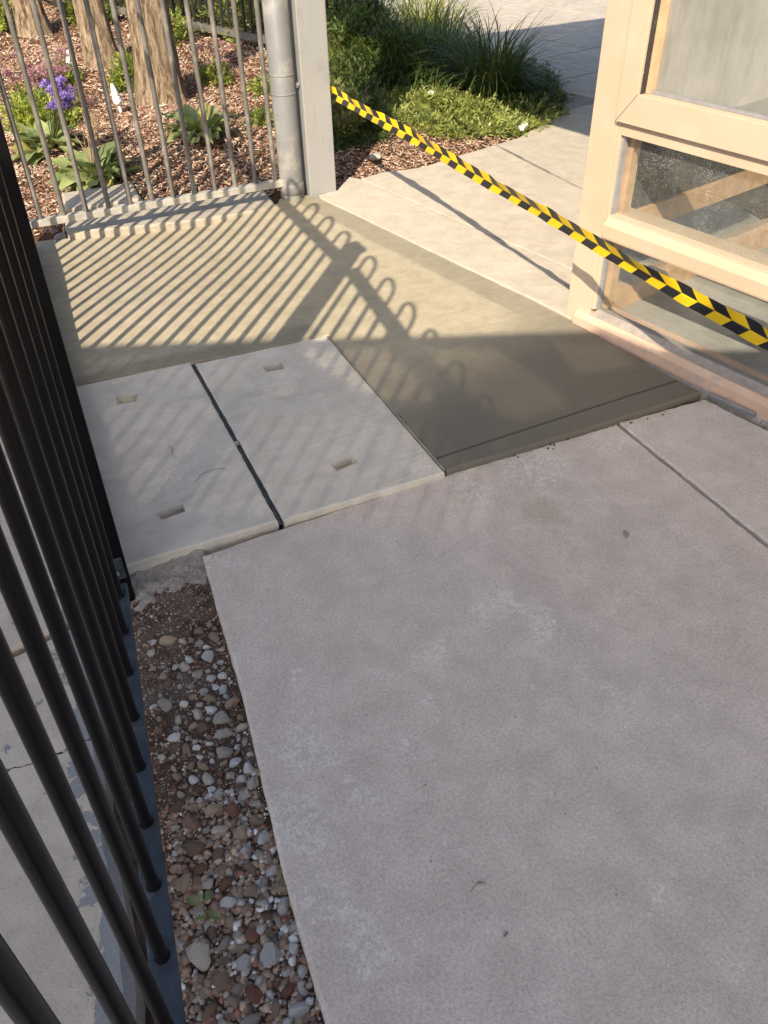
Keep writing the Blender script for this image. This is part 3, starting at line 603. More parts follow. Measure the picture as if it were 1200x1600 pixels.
# interior
flo = [wp(-.05, -.118, 0), wp(4.5, -.118, 0), wp(4.5, -5.5, 0), wp(-.0, -5.5, 0)]
tag(MB().prism([(p.x, p.y) for p in flo], -.1, .004).obj('interior_floor', m_inner), kind='structure')
iw = root('interior_wall', wp(2, -4, 0), 'dim block wall inside the glazed room seen through the upper pane', 'wall')
for r_ in range(6):
    for c_ in range(14):
        s = c_ * .405 + (.2 if r_ % 2 else 0) - 1.2
        if s > 4.3: continue
        MB().box((s, -4.0, r_ * .205), (s + .398, -3.85, r_ * .205 + .198), X=PT).obj('block', m_block, iw)
MB().box((-1.3, -4.1, 0), (4.6, -3.99, 2.45), X=PT).obj('wall_core', m_inner, iw)
rbox(.1205, 4.0, .045, .085, .3955, .66).obj('shade_board', m_shade_board, gb)  # added dark board in place of the shaded floor beyond the middle pane
rbox(.1205, 4.0, .030, .085, .6605, .69).obj('lining_ledge', m_rib, gb, bevel=.002)
rbox(.1205, 4.0, .050, .085, .6905, 2.149).obj('ribbed_panel', m_rib, gb)
mr_ = None
for k in range(80):
    if mr_ is None:
        o = rbox(.13, .148, .043, .0495, .691, 2.148).obj('rib', m_rib, gb); mr_ = o.data; c0 = WL[o.name].copy()
    else: link('rib', mr_, c0 + E3 * (k * .036), gb)
# roof slab over the room and walkway
rf = MB().prism([(.772, 4.9), (7.5, 5.2), (8.5, -3.), (2.42, -2.77)], 2.46, 2.58).obj('roof', m_roof, gb)
# unseen canopy added for the near shade; its sheets imitate sun bounced off glass
HZ = 3.2; SHX, SHY = -HZ / math.tan(R(SUN_EL)) * math.sin(R(SUN_AZ)), -HZ / math.tan(R(SUN_EL)) * math.cos(R(SUN_AZ))
panels = [([(-1.2, 2.82), (.40, 1.735), (.87, 1.415), (1.07, 1.57), (.99, 1.955), (.55, 2.285), (.03, 2.655), (-1.2, 3.50)], 0),
          ([(.04, 2.735), (.66, 2.315), (.70, 2.40), (.60, 2.68), (.15, 2.90), (-.12, 2.93)], 0),
          ([(.80, 2.62), (.84, 2.40), (.92, 2.17), (1.10, 2.06), (1.10, 2.48)], 1),
          ([(1.22, 2.40), (1.46, 2.30), (1.50, 1.94), (1.47, 1.84), (1.28, 1.84), (1.22, 1.94)], 1),
          ([(1.06, 1.90), (1.17, 1.83), (1.20, 1.76), (1.16, 1.70), (1.10, 1.70)], 0),
          ([(1.68, 2.24), (1.86, 2.12), (1.84, 1.95), (1.62, 2.0)], 1)]
cv = root('shade_canopy', (-1.5, -3, 0), 'unseen flat canopy added behind the camera to shade the near footpath', 'canopy')
holes = [[(x + SHX, y + SHY) for x, y in p] for p, _ in panels]
edge = lambda x: -.19 - (x + 2.45) * .4389
mb = sheet('cv', [(-4.2, edge(-4.2)), (-.66, edge(-.66)), (-.58, edge(-.58) - .20), (2.6, edge(2.6) - .20), (2.6, -3.75), (-4.2, -3.75)], lambda x, y: HZ + .03, m_roof, .06, 1.2, .5, 0, .003, holes=holes); mb.obj('roof_deck', m_roof, cv)
def grow(h, d):                                        # the sheets lap under the deck
    c = Vector((sum(p[0] for p in h) / len(h), sum(p[1] for p in h) / len(h)))
    return [tuple(Vector(p) + (Vector(p) - c).normalized() * d) for p in h]
for h, (p, k) in zip(holes, panels): MB().prism(grow(h, .035), HZ + .016, HZ + .020).obj('bounce_light_sheet', m_sheet[k], cv)
for x, y in ((-4.1, .35), (-4.1, -3.65), (2.5, -3.65), (2.5, -2.55)): MB().box((x - .06, y - .06, -.15), (x + .06, y + .06, HZ - .035)).obj('pillar', m_roof, cv)

# ------------------------------------------------------------------ striped barrier tape
def tape(name, ys, xf, zf, label, wu=.031, per=.132, ph=0., group=None):
    mb = MB(); N = int((ys[1] - ys[0]) / (per / 8))
    def P(y, v):                                       # v: -1 lower free edge, 0 fold, 1 upper edge
        x, z = xf(y), zf(y); tw = math.sin(y * 2.1) * .006 + .004 * math.sin(y * 9.3) + .0035 * math.sin(y * 23. + 1.7 * math.sin(y * 5)) + .002 * math.sin(y * 47.); z += .0025 * math.sin(y * 6.1)
        if v >= 0: return Vector((x - .25 * wu * v + tw * v, y, z + .97 * wu * v))
        return Vector((x - v * .12 * wu - tw * .5, y, z + v * .99 * wu))
    nb = int((ys[1] - ys[0]) / (per / 2)) + 1
    for row in (0, 1):
        for b in range(nb):
            y0 = ys[0] + b * per / 2; y1 = min(y0 + per / 2, ys[1]); mat = (b + row) % 2
            sub = 4
            for k in range(sub):
                a0 = y0 + (y1 - y0) * k / sub; a1 = y0 + (y1 - y0) * (k + 1) / sub
                rows_ = [0, .25, .55, 1.] if row == 0 else [0, -.12, -.5, -1.]
                for q in range(3):
                    v0, v1 = rows_[q], rows_[q + 1]; sl = lambda v: (.030 * v if row == 0 else -.034 * v)
                    V = [P(min(max(a0 + sl(v0), ys[0]), ys[1]), v0), P(min(max(a1 + sl(v0), ys[0]), ys[1]), v0), P(min(max(a1 + sl(v1), ys[0]), ys[1]), v1), P(min(max(a0 + sl(v1), ys[0]), ys[1]), v1)]
                    mb.add(V, [(0, 1, 2, 3)], mat)
    o = mb.obj(name, [m_yel, m_blk], None, False)
    return tag(o, label, 'tape', group)
tape('barrier_tape', (-1.0, 4.34), lambda y: 1.66 - .045 * max(0., (y - 2.6) / 1.74) ** 2, lambda y: .464 + .0068 * (y - 2.2) ** 2 - .0040 * max(0, y - 2.6) ** 2, 'black and yellow striped tape strung low from the timber post across the glass wall', ph=0.)
tape('barrier_tape', (2.42, 4.34), lambda y: 1.85 - .245 * (y - 2.42) / 1.92, lambda y: 1.163 + .312 * (y - 2.42) / 1.92, 'upper strand of striped tape tied between timber post and window column', wu=.012)

# ------------------------------------------------------------------ gravel stones
def stone_mesh(i, flatn):
    bm = bmesh.new(); bmesh.ops.create_icosphere(bm, subdivisions=2, radius=.5)
    r = random.Random(i); pl = [(Vector((r.gauss(0, 1), r.gauss(0, 1), r.gauss(0, 1))).normalized(), r.uniform(.24, .42)) for _ in range(12)]
    for v in bm.verts:
        for n, d in pl:
            k = v.co.dot(n) - d
            if k > 0: v.co -= n * k * .92
        v.co *= 1 + r.uniform(-.05, .05)
        v.co = Vector((v.co.x * 1.2, v.co.y * .92, v.co.z * flatn))
    me = bpy.data.meshes.new('stone'); bm.to_mesh(me); bm.free()
    return me
bases = [stone_mesh(i, f) for i, f in enumerate((.7, .85, .6, .9, .75, .65, .8))]
smeshes = {}
for i, b in enumerate(bases):
    for j, m in enumerate(m_st):
        c = b.copy(); c.materials.clear(); c.materials.append(m); smeshes[i, j] = c
xl = lambda y: -.115 + (y - .6) * .095; xr = lambda y: float(np.interp(y, [-1.2, .5, .72, .95, 1.22, 1.72], [-.065, .083, .100, .124, .158, .195]))
placed = []
def put(x, y, s, mi, dz=0.):
    o = link('stone', smeshes[rnd.randrange(len(bases)), mi], (x, y, float(zbed(x, y)) + s * .14 + dz), bed, rot=(rnd.uniform(-.5, .5), rnd.uniform(-.5, .5), rnd.uniform(0, 6.3)), scale=(s, s, s)); placed.append((x, y, s))
for x, y, s, mi in [(.02, .50, .075, 4), (.055, .56, .036, 0), (.03, .55, .03, 0), (.10, 1.21, .046, 5), (.095, 1.17, .038, 5), (-.01, 1.205, .034, 0), (.005, 1.12, .02, 1), (.13, 1.30, .03, 0), (.11, 1.34, .028, 0), (.115, 1.31, .024, 0),
                    (.06, 1.40, .036, 5), (.075, 1.415, .028, 0), (.04, 1.41, .022, 0), (.03, 1.29, .022, 0), (.10, .78, .05, 1), (-.03, .985, .042, 3), (.055, .84, .03, 3), (.10, .70, .03, 0), (.08, .66, .028, 0), (.055, .74, .026, 3), (.02, .72, .034, 2), (.05, .60, .03, 2),
                    (.09, .745, .034, 0), (-.01, .62, .04, 2), (-.03, .58, .035, 4), (.075, .50, .04, 5), (.055, .46, .05, 5), (.10, .56, .035, 5), (.0, .83, .034, 2), (.04, .80, .034, 1), (.03, 1.05, .022, 0), (.09, 1.0, .028, 5), (.105, .97, .026, 5)]:
    put(x, y, s, mi)
tries = 0
while len(placed) < 290 and tries < 30000:
    tries += 1; y = rnd.uniform(.36, 1.50) if rnd.random() < .55 else rnd.uniform(.36, .95); lo, hi = xl(y) + .012, xr(y) - .012; x = rnd.uniform(lo, hi); fx = (x - lo) / (hi - lo)
    dens = 1.0 if y < 1.0 else (.40 if fx > .5 else .10)
    if rnd.random() > dens: continue
    s = (rnd.uniform(.030, .052) if len(placed) < 85 else min(.05, .015 + rnd.gammavariate(2., .0055))) * (1.15 if y < .75 else .85)
    if any((x - a) ** 2 + (y - b) ** 2 < (.50 * (s + c)) ** 2 for a, b, c in placed): continue
    w = [.10 + .75 * fx ** 2, .26, .13 * (1.1 - fx), .28 * (1.1 - fx), .16, .28]
    put(x, y, s, rnd.choices(range(6), w)[0])
# small gravel and crumbs, joined
bm0 = bmesh.new(); bmesh.ops.create_icosphere(bm0, subdivisions=1, radius=.5); bv = np.array([v.co for v in bm0.verts]); bf = np.array([[v.index for v in f.verts] for f in bm0.faces]); bm0.free()
def crumbs(n, ylo, yhi, smin, smax, pw):
    y = rng.uniform(ylo, yhi, n); lo = xl(y) - .06; hi = np.array([xr(v) for v in y]); x = lo + (hi - lo) * rng.random(n); s = smin + (smax - smin) * rng.random(n) ** pw
    fx = (x - lo) / (hi - lo); z = zbed(x, y) + s * .15; V = bv[None] * (1 + rng.uniform(-.28, .28, (n, len(bv), 1))) * np.stack([s * rng.uniform(.8, 1.4, n), s, s * rng.uniform(.5, .9, n)], 1)[:, None]
    a = rng.uniform(0, 6.3, n); ca, sa = np.cos(a)[:, None], np.sin(a)[:, None]; V = np.stack([V[..., 0] * ca - V[..., 1] * sa, V[..., 0] * sa + V[..., 1] * ca, V[..., 2]], 2) + np.stack([x, y, z], 1)[:, None]
    mi = np.where(rng.random(n) < .015 + .16 * fx ** 2 * (y < 1.15), 0, rng.choice([1, 2, 3, 3, 3, 3, 4, 1], n)); return V.reshape(-1, 3), (bf[None] + (np.arange(n) * len(bv))[:, None, None]).reshape(-1, 3), np.repeat(mi, len(bf))
ps = [crumbs(9000, .0, 1.05, .003, .013, 2.2), crumbs(4500, 1.0, 1.72, .002, .008, 3.), crumbs(1300, -.3, .95, .010, .022, 1.)]
Vs, Fs, Ms, k = [], [], [], 0
for V, F, m in ps: Vs.append(V); Fs.append(F + k); Ms.append(m); k += len(V)
tag(np_obj('fine_gravel', np.concatenate(Vs), np.concatenate(Fs), m_st, np.concatenate(Ms), bed, False, (0, .9, -.08)), kind='stuff')

# ------------------------------------------------------------------ plants
def leaves_np(B, D, L, W, curl=.25, seg=2):
    """pointed leaves: B base (n,3), D unit direction, L length, W width -> verts, quads (seg quads each)"""
    n = len(B); up = np.array([0, 0, 1.]) + rng.normal(0, .5, (n, 3)); S = np.cross(D, up); S /= np.linalg.norm(S, axis=1)[:, None] + 1e-9; Nn = np.cross(S, D)
    rowsV = []
    for k, (t, w) in enumerate(((0, .25), (.5, 1.), (1., .12)) if seg == 2 else ((0, .6), (1., .3))):
        c = B + D * (L * t)[:, None] - Nn * (L * curl * t * t)[:, None]
        rowsV += [c - S * (W * w / 2)[:, None], c + S * (W * w / 2)[:, None]]
    k = len(rowsV); V = np.stack(rowsV, 1).reshape(-1, 3); q = [(2 * i, 2 * i + 1, 2 * i + 3, 2 * i + 2) for i in range(seg)]
    return V, (np.arange(n)[:, None, None] * k + np.array(q)[None]).reshape(-1, 4)
def unit(v): return v / (np.linalg.norm(v, axis=1)[:, None] + 1e-9)
def sprigs(B, D, L, k, ll, lw, ang=.9, curl=.1, mats=3, probs=None):
    """stems with k leaves spiralling round each"""
    n = len(B); A = np.cross(D, rng.normal(0, 1, (n, 3))); A = unit(A); C = np.cross(D, A); Bs, Ds, Ls, Wb, G = [], [], [], [], []
    tone = rng.choice(mats, n, p=probs)
    for j in range(k):
        t = (j + .6) / k; ph = j * 2.4 + rng.uniform(0, 1, n); pr = A * np.cos(ph)[:, None] + C * np.sin(ph)[:, None]; a = ang * (1.1 - .6 * t)
        Bs.append(B + D * (L * t)[:, None]); Ds.append(unit(D * np.cos(a) + pr * np.sin(a) + rng.normal(0, .1, (n, 3)))); Ls.append(ll * rng.uniform(.7, 1.2, n) * (1.15 - .4 * t)); G.append(tone)
    Bs, Ds, Ls, G = map(np.concatenate, (Bs, Ds, Ls, G)); V, F = leaves_np(Bs, Ds, Ls, Ls * lw, curl); return V, F, np.repeat(G, 2)
def in_poly(poly, n):
    p = np.array(poly); o = []
    while sum(map(len, o)) < n:
        q = rng.uniform(p.min(0), p.max(0), (n * 2, 2)); o.append(q[inside(poly, q[:, 0], q[:, 1])])
    return np.concatenate(o)[:n]
def edge_dist(poly, q):
    d = np.full(len(q), 9.)
    for i in range(len(poly)):
        a = np.array(poly[i]); b = np.array(poly[(i + 1) % len(poly)]); ab = b - a; t = np.clip(((q - a) @ ab) / (ab @ ab), 0, 1); d = np.minimum(d, np.linalg.norm(q - a - t[:, None] * ab, axis=1))
    return d
def cover_plant(name, poly, n, hmax, hedge, L, k, ll, lw, mats, label, cat, lean=.7, group=None, gaps=.0, probs=None, parts_stem=True, lump=.12, lfreq=5., zbase=None):
    q = in_poly(poly, n); d = edge_dist(poly, q); bump_ = vnoise(q[:, 0], q[:, 1], lfreq, 3) + .6 * vnoise(q[:, 0], q[:, 1], lfreq * 2.3, 9)
    if gaps: kq = vnoise(q[:, 0], q[:, 1], 6.5, 14) + .5 * vnoise(q[:, 0], q[:, 1], 15, 15) > -.38 + gaps - .0; q, d, bump_ = q[kq], d[kq], bump_[kq]
    n = len(q); top = hedge + (hmax - hedge) * smooth01(0, .45, d) + lump * bump_ ; top = np.maximum(top, .02)
    z = zg(q[:, 0], q[:, 1]) + top * (1 - .65 * rng.random(n) ** 2.2); az = rng.uniform(0, 6.28, n)
    D = unit(np.stack([np.cos(az) * lean, np.sin(az) * lean, rng.uniform(.25, 1., n)], 1)); B = np.stack([q[:, 0], q[:, 1], np.maximum(z - L * .5, zg(q[:, 0], q[:, 1]))], 1)
    V, F, mi = sprigs(B, D, L * rng.uniform(.6, 1.25, n), k, ll, lw, probs=probs)
    c = np.array(poly).mean(0); t = root(name, (c[0], c[1], 0), label, cat, group)
    np_obj('foliage', V, F, mats, mi, t, False, (c[0], c[1], 0))
    mb = MB()
    for _ in range(max(12, n // 60)):
        i = rnd.randrange(n); x, y = q[i]; zz = float(zg(x, y)); h = float(top[i]) * .8
        mb.tube([(x, y, zz - .02), (x + rnd.uniform(-.03, .03), y + rnd.uniform(-.03, .03), zz + h * .6), (x + rnd.uniform(-.07, .07), y + rnd.uniform(-.07, .07), zz + h)], [.004, .003, .0015], 4)
    mb.obj('stems', m_drystem, t); return t
# low spreading ground cover beside the path, its shaded back part, and the small upright shrub by the post
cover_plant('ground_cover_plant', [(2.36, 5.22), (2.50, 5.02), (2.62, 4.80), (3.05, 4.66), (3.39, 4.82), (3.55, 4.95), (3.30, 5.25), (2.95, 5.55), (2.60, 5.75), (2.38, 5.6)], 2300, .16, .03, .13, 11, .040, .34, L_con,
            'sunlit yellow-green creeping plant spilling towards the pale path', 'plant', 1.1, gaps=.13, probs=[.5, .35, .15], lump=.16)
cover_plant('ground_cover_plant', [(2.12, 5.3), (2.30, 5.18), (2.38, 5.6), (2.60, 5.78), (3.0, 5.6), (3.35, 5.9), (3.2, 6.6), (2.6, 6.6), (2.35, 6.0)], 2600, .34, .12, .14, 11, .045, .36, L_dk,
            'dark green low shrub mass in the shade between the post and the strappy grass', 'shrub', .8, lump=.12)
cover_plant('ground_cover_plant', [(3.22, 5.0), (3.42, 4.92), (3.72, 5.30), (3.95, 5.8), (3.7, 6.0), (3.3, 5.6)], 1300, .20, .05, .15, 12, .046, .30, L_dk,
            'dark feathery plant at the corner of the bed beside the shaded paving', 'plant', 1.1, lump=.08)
cover_plant('small_shrub', [(1.74, 5.02), (2.0, 4.98), (2.16, 5.15), (2.22, 5.5), (2.08, 5.75), (1.9, 5.6)], 950, .42, .14, .13, 11, .042, .5, L_heb,
            'small upright shrub with light green leaves just right of the timber post', 'shrub', .35, lump=.09, probs=[.5, .3, .2])
cover_plant('ground_cover_plant', [(1.70, 4.82), (2.1, 4.90), (2.42, 4.98), (2.36, 5.16), (2.0, 5.2), (1.72, 5.1)], 700, .08, .03, .09, 12, .028, .3, L_dk,
            'dark creeping plant at the foot of the small upright shrub', 'plant', 1.1, gaps=.05, lump=.05)
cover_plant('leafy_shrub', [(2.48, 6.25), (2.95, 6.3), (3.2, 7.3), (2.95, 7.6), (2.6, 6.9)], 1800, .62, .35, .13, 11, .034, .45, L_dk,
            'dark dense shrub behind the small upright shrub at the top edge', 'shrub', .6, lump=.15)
def grass(cx, cy, n, L, W, mats, label, name='strappy_grass', spread=.16, group=None, probs=None, up=.9):
    t = root(name, (cx, cy, 0), label, 'grass clump', group); az = rng.uniform(0, 6.28, n); r = spread * np.sqrt(rng.random(n)); base = np.stack([cx + r * np.cos(az), cy + r * np.sin(az), np.zeros(n)], 1)
    base[:, 2] = zg(base[:, 0], base[:, 1]) - .01; a2 = az + rng.normal(0, .7, n); ln = L * rng.uniform(.55, 1.15, n); inc = rng.uniform(.25, 1.25, n); w = W * rng.uniform(.7, 1.2, n); S = np.stack([-np.sin(a2), np.cos(a2), np.zeros(n)], 1); Vr = []
    p = base.copy(); K = 7
    for k in range(K + 1):
        wk = w * (1 - (k / K) ** 2.2) * .5 + .0004; Vr += [p - S * wk[:, None], p + S * wk[:, None]]
        th = inc * .5 + (inc * 1.3 + .55) * ((k + .5) / K) ** 1.6; p = p + np.stack([np.cos(a2) * np.sin(th), np.sin(a2) * np.sin(th), np.cos(th)], 1) * (ln / K)[:, None]
    V = np.stack(Vr, 1).reshape(-1, 3); V[:, 2] = np.maximum(V[:, 2], .012); q = np.array([(2 * i, 2 * i + 1, 2 * i + 3, 2 * i + 2) for i in range(K)])
    F = (np.arange(n)[:, None, None] * (2 * K + 2) + q[None]).reshape(-1, 4)
    np_obj('blades', V, F, mats, np.repeat(rng.choice(3, n, p=probs), K), t, True, (cx, cy, 0)); return t
grass(3.28, 5.45, 520, .62, .011, L_gr, 'arching strappy grass clump at the shaded corner of the bed', probs=[.5, .35, .15])
grass(3.02, 5.85, 420, .55, .010, L_gr, 'dark strappy grass clump behind the arching one', probs=[.6, .35, .05])
grass(2.80, 6.05, 420, .55, .010, L_gr, 'dark grass clump in the middle of the shaded row', probs=[.6, .3, .1])
grass(3.35, 6.3, 380, .52, .010, L_gr, 'dark grass clump nearest the sunlit paving', probs=[.6, .35, .05])
grass(2.95, 7.15, 420, .62, .011, L_gb, 'bright yellow-green grass clump catching the sun at the back of the bed', spread=.3)
grass(2.62, 6.5, 260, .55, .010, L_gb, 'bright grass tuft rising beside the dark shrub behind the post', spread=.12)
grass(3.85, 7.6, 320, .6, .011, L_gb, 'sunlit grass clump at the far edge of the paving', spread=.3)
grass(2.93, 5.02, 14, .20, .012, L_gb, 'few yellow upright blades standing in the creeping plant', name='grass_tuft', spread=.03)
# statice rosettes: big wavy leaves are parts
def big_leaf(i, L, W):
    r = random.Random(i); mb = MB(); K = 6; V = []
    for k in range(K + 1):
        t = k / K; w = W * (.16 + .84 * math.sin(min(1, t * 1.08) ** 1.5 * math.pi * .93) ** .8) if k < K else W * .12
        x = L * t; z = .10 * L * t - .42 * L * t * t * r.uniform(.6, 1.3)
        for s in (-1, -.5, 0, .5, 1): V.append((x + .035 * abs(s) * r.uniform(-1, 1), s * w / 2, z + abs(s) * w * .16 + (r.uniform(-1, 1) * .05 if abs(s) == 1 else r.uniform(-1, 1) * .015)))
    F = [(k * 5 + j, k * 5 + j + 1, k * 5 + j + 6, k * 5 + j + 5) for k in range(K) for j in range(4)]
    mb.add(V, F); me = bpy.data.meshes.new('leaf'); me.from_pydata(mb.v, [], mb.f); me.polygons.foreach_set('use_smooth', [True] * len(F)); me.update(); return me
LM = [[big_leaf(i, 1., .46 + .06 * (i % 3)) for i in range(4)] for _ in range(3)]
for a in range(3):
    for i in range(4): LM[a][i] = LM[a][i].copy(); LM[a][i].materials.append(L_ros[a])
def rosette(x, y, n, L, label, incl=(.15, 1.25)):
    z = float(zg(x, y)); t = root('broad_leaf_plant', (x, y, z), label, 'plant', 'broad leaved plants in the mulch')
    for k in range(n):
        az = k * 2.4 + rnd.uniform(-.3, .3); el = rnd.uniform(*incl); s = L * rnd.uniform(.7, 1.15); rr = rnd.uniform(.0, .09)
        o = link('leaf', LM[rnd.choices((0, 1, 2), (.5, .4, .1))[0]][rnd.randrange(4)], (x + rr * math.cos(az), y + rr * math.sin(az), z + rnd.uniform(0, .05)), t, scale=(s, s, s))
        o.rotation_mode = 'QUATERNION'; o.rotation_quaternion = Matrix.Rotation(az, 3, 'Z').to_quaternion() @ Matrix.Rotation(-el, 3, 'Y').to_quaternion() @ Matrix.Rotation(rnd.uniform(-.5, .5), 3, 'X').to_quaternion()
    return t
def puffs(centers, r, n, q):
    B, D = [], []
    for c in centers:
        v = unit(rng.normal(0, 1, (n, 3))); v[:, 2] = np.abs(v[:, 2]) * .8; B.append(np.array(c) + v * r * rng.uniform(.5, 1., (n, 1))); D.append(unit(v + rng.normal(0, .6, (n, 3))))
    B, D = np.concatenate(B), np.concatenate(D); L = rng.uniform(.7, 1.3, len(B)) * q; V, F = leaves_np(B, D, L, L * .9, .1, 1); return V, F, rng.choice(3, len(B))
def flower(parent, base, heads, r, n, q, mats, stem):
    b = Vector(base)
    for h in heads:
        mb = MB(); h = Vector(h); mid = b.lerp(h, .5) + Vector((rnd.uniform(-.02, .02), rnd.uniform(-.02, .02), .02)); mb.tube([b, mid, h], [.0035, .003, .002], 5); mb.obj('stem', stem, parent)
    for k in range(len(heads)):
        V, F, m = puffs(heads[k:k + 1], r, n, q); c = np.array(heads[k]); np_obj('flower_head', V, F, mats, m, parent, False, tuple(c))
ra = rosette(.29, 5.62, 46, .185, 'tall broad-leaved plant with violet flowers, left in the bed'); rb_ = rosette(.46, 4.98, 52, .19, 'broad-leaved plant with dried flower heads right behind the concrete block', (.25, 1.3))
rc = rosette(1.17, 5.40, 40, .19, 'broad-leaved plant without flowers at the foot of the thickest trunk', (.25, 1.3))
hp = [(.40 + rnd.gauss(0, .035), 5.36 + rnd.gauss(0, .04), .37 + rnd.uniform(-.05, .07)) for _ in range(22)]
flower(ra, (.32, 5.58, .08), hp, .034, 150, .013, m_pur, m_stem)
flower(rb_, (.46, 5.0, .05), [(.56 + rnd.gauss(0, .04), 5.28 + rnd.gauss(0, .05), .33 + rnd.uniform(-.05, .06)) for _ in range(9)], .030, 80, .009, m_dry, m_drystem)
flower(rb_, (.46, 5.0, .05), [(.50, 5.05, .30), (.47, 5.08, .28), (.41, 5.02, .26)], .024, 60, .009, m_dry, m_drystem)
def blob_shrub(name, x, y, r, h, n, mats, label, cat='shrub', ll=.03, lw=.5, group=None, k=9, probs=None):
    z = float(zg(x, y)); v = unit(rng.normal(0, 1, (n, 3))); v[:, 2] = np.abs(v[:, 2]); rad = rng.random(n) ** .35; lump = 1 + .35 * vnoise(v[:, 0] * 2 + x, v[:, 1] * 2 + y + v[:, 2], 2.2, 5)
    B = np.array([x, y, z]) + v * np.array([r, r, h]) * (rad * lump)[:, None]; D = unit(v + np.array([0, 0, .5]) + rng.normal(0, .35, (n, 3))); V, F, m = sprigs(B, D, np.full(n, ll * 2.4), k, ll, lw, probs=probs)
    t = root(name, (x, y, z), label, cat, group); np_obj('foliage', V, F, mats, m, t, False, (x, y, z)); mb = MB()
    for _ in range(9): a = rnd.uniform(0, 6.3); mb.tube([(x, y, z - .03), (x + math.cos(a) * r * .4, y + math.sin(a) * r * .4, z + h * .5), (x + math.cos(a) * r * .7, y + math.sin(a) * r * .7, z + h * .85)], [.006, .004, .002], 5)
    mb.obj('stems', m_drystem, t); return t
blob_shrub('small_shrub', 1.10, 7.02, .15, .20, 420, L_yg, 'small round yellow-green shrub between the two nearest trunks')
s1 = blob_shrub('flowering_plant', .33, 6.22, .24, .16, 420, L_yg, 'spreading light green plant behind the violet flowers', 'plant')
s2 = blob_shrub('flowering_plant', .40, 6.62, .20, .17, 280, L_yg, 'light green plant with a pink flower mass, by the left edge', 'plant')
flower(s2, (.40, 6.6, .06), [(.40 + rnd.gauss(0, .085), 6.58 + rnd.gauss(0, .09), .29 + rnd.uniform(-.07, .06)) for _ in range(34)], .034, 130, .013, m_mau, m_drystem)
s3 = blob_shrub('flowering_plant', .62, 7.5, .12, .10, 120, L_yg, 'small pink flowered plant in front of the farthest trunk', 'plant')
flower(s3, (.62, 7.5, .04), [(.62 + rnd.gauss(0, .06), 7.45 + rnd.gauss(0, .06), .20 + rnd.uniform(-.04, .05)) for _ in range(12)], .03, 60, .011, m_mau, m_drystem)
s4 = blob_shrub('flowering_plant', 1.70, 6.95, .12, .10, 110, L_yg, 'pink flowered plant right of the thickest trunk near the dark fence', 'plant')
flower(s4, (1.70, 6.95, .04), [(1.68 + rnd.gauss(0, .07), 6.95 + rnd.gauss(0, .07), .20 + rnd.uniform(-.06, .07)) for _ in range(16)], .03, 60, .011, m_mau, m_drystem)
blob_shrub('small_shrub', .36, 10.2, .28, .26, 420, L_yg, 'green shrub at the far left edge of the bed', ll=.04)
blob_shrub('small_shrub', 1.92, 6.35, .08, .06, 110, L_con, 'tiny light green seedling beside the grey pipe', 'plant')
blob_shrub('small_shrub', 1.62, 5.55, .06, .05, 70, L_con, 'tiny pale weed in the mulch left of the grey pipe', 'plant')
blob_shrub('small_shrub', 1.72, 8.6, .22, .25, 300, L_yg, 'yellow-green plant just left of the dark back fence post')

# ------------------------------------------------------------------ trees
def tree(x, y, r, h, lx, ly, label, forks, crown, seed):
    r_ = random.Random(seed); z = float(zg(x, y)); t = root('tree', (x, y, z), label, 'tree', 'pale barked trees in the garden bed'); mb = MB(); K = 60; n = 60; V = []
    for k in range(K + 1):
        s = k / K; zz = h * s; rr = r * (1.0 - .32 * s) * (1 + .42 * math.exp(-zz / .10) + .10 * math.exp(-zz / .4)); cx = x + lx * s; cy = y + ly * s
        for j in range(n):
            a = 2 * math.pi * j / n; q = rr * (1 + .055 * float(vnoise(a * 3.2, zz * 2.2, 2.0, seed)) + .10 * float(vnoise(a * 7.5, zz * 3.5, 1., seed + 5)) + .06 * float(vnoise(a * 17, zz * 9., 1., seed + 7)) + .09 * max(0, float(vnoise(a * 2., zz * 2.6, 1., seed + 9)))  + .16 * float(vnoise(a * 5, 0, 1., seed + 2)) * math.exp(-zz / .12))
            V.append((cx + q * math.cos(a), cy + q * math.sin(a), z - .06 + zz))
    mb.add(V, [(k * n + j, k * n + (j + 1) % n, (k + 1) * n + (j + 1) % n, (k + 1) * n + j) for k in range(K) for j in range(n)]); mb.obj('trunk', m_bark, t, True)
    top = Vector((x + lx, y + ly, z + h - .05)); cm = []
    for i in range(forks):
        a = 6.28 * i / forks + r_.uniform(-.4, .4); p1 = top + Vector((math.cos(a) * .5, math.sin(a) * .5, .8)); p2 = p1 + Vector((math.cos(a) * .7, math.sin(a) * .7, .9 + r_.uniform(0, .6))); MB().tube([top - Vector((0, 0, .15)), p1, p2], [r * .5, r * .36, r * .12], 10).obj('limb', m_bark, t, True); cm += [p1, p2]
    B = np.concatenate([np.array(c) + rng.normal(0, .38, (crown, 3)) for c in cm]); D = unit(rng.normal(0, 1, B.shape) + np.array([0, 0, .2])); V, F, m = sprigs(B, D, np.full(len(B), .18), 6, .08, .35); np_obj('crown', V, F, L_dk, m, t, False, (x, y, z))
tree(1.195, 6.58, .150, 2.6, .10, .10, 'thickest pale barked tree trunk nearest the back fence', 4, 60, 3)
tree(1.015, 7.92, .125, 2.6, -.05, .1, 'middle pale barked tree trunk of the three in the bed', 3, 60, 4)
tree(.675, 9.72, .135, 2.6, -.1, .1, 'farthest pale barked tree trunk at the upper left', 3, 60, 5)
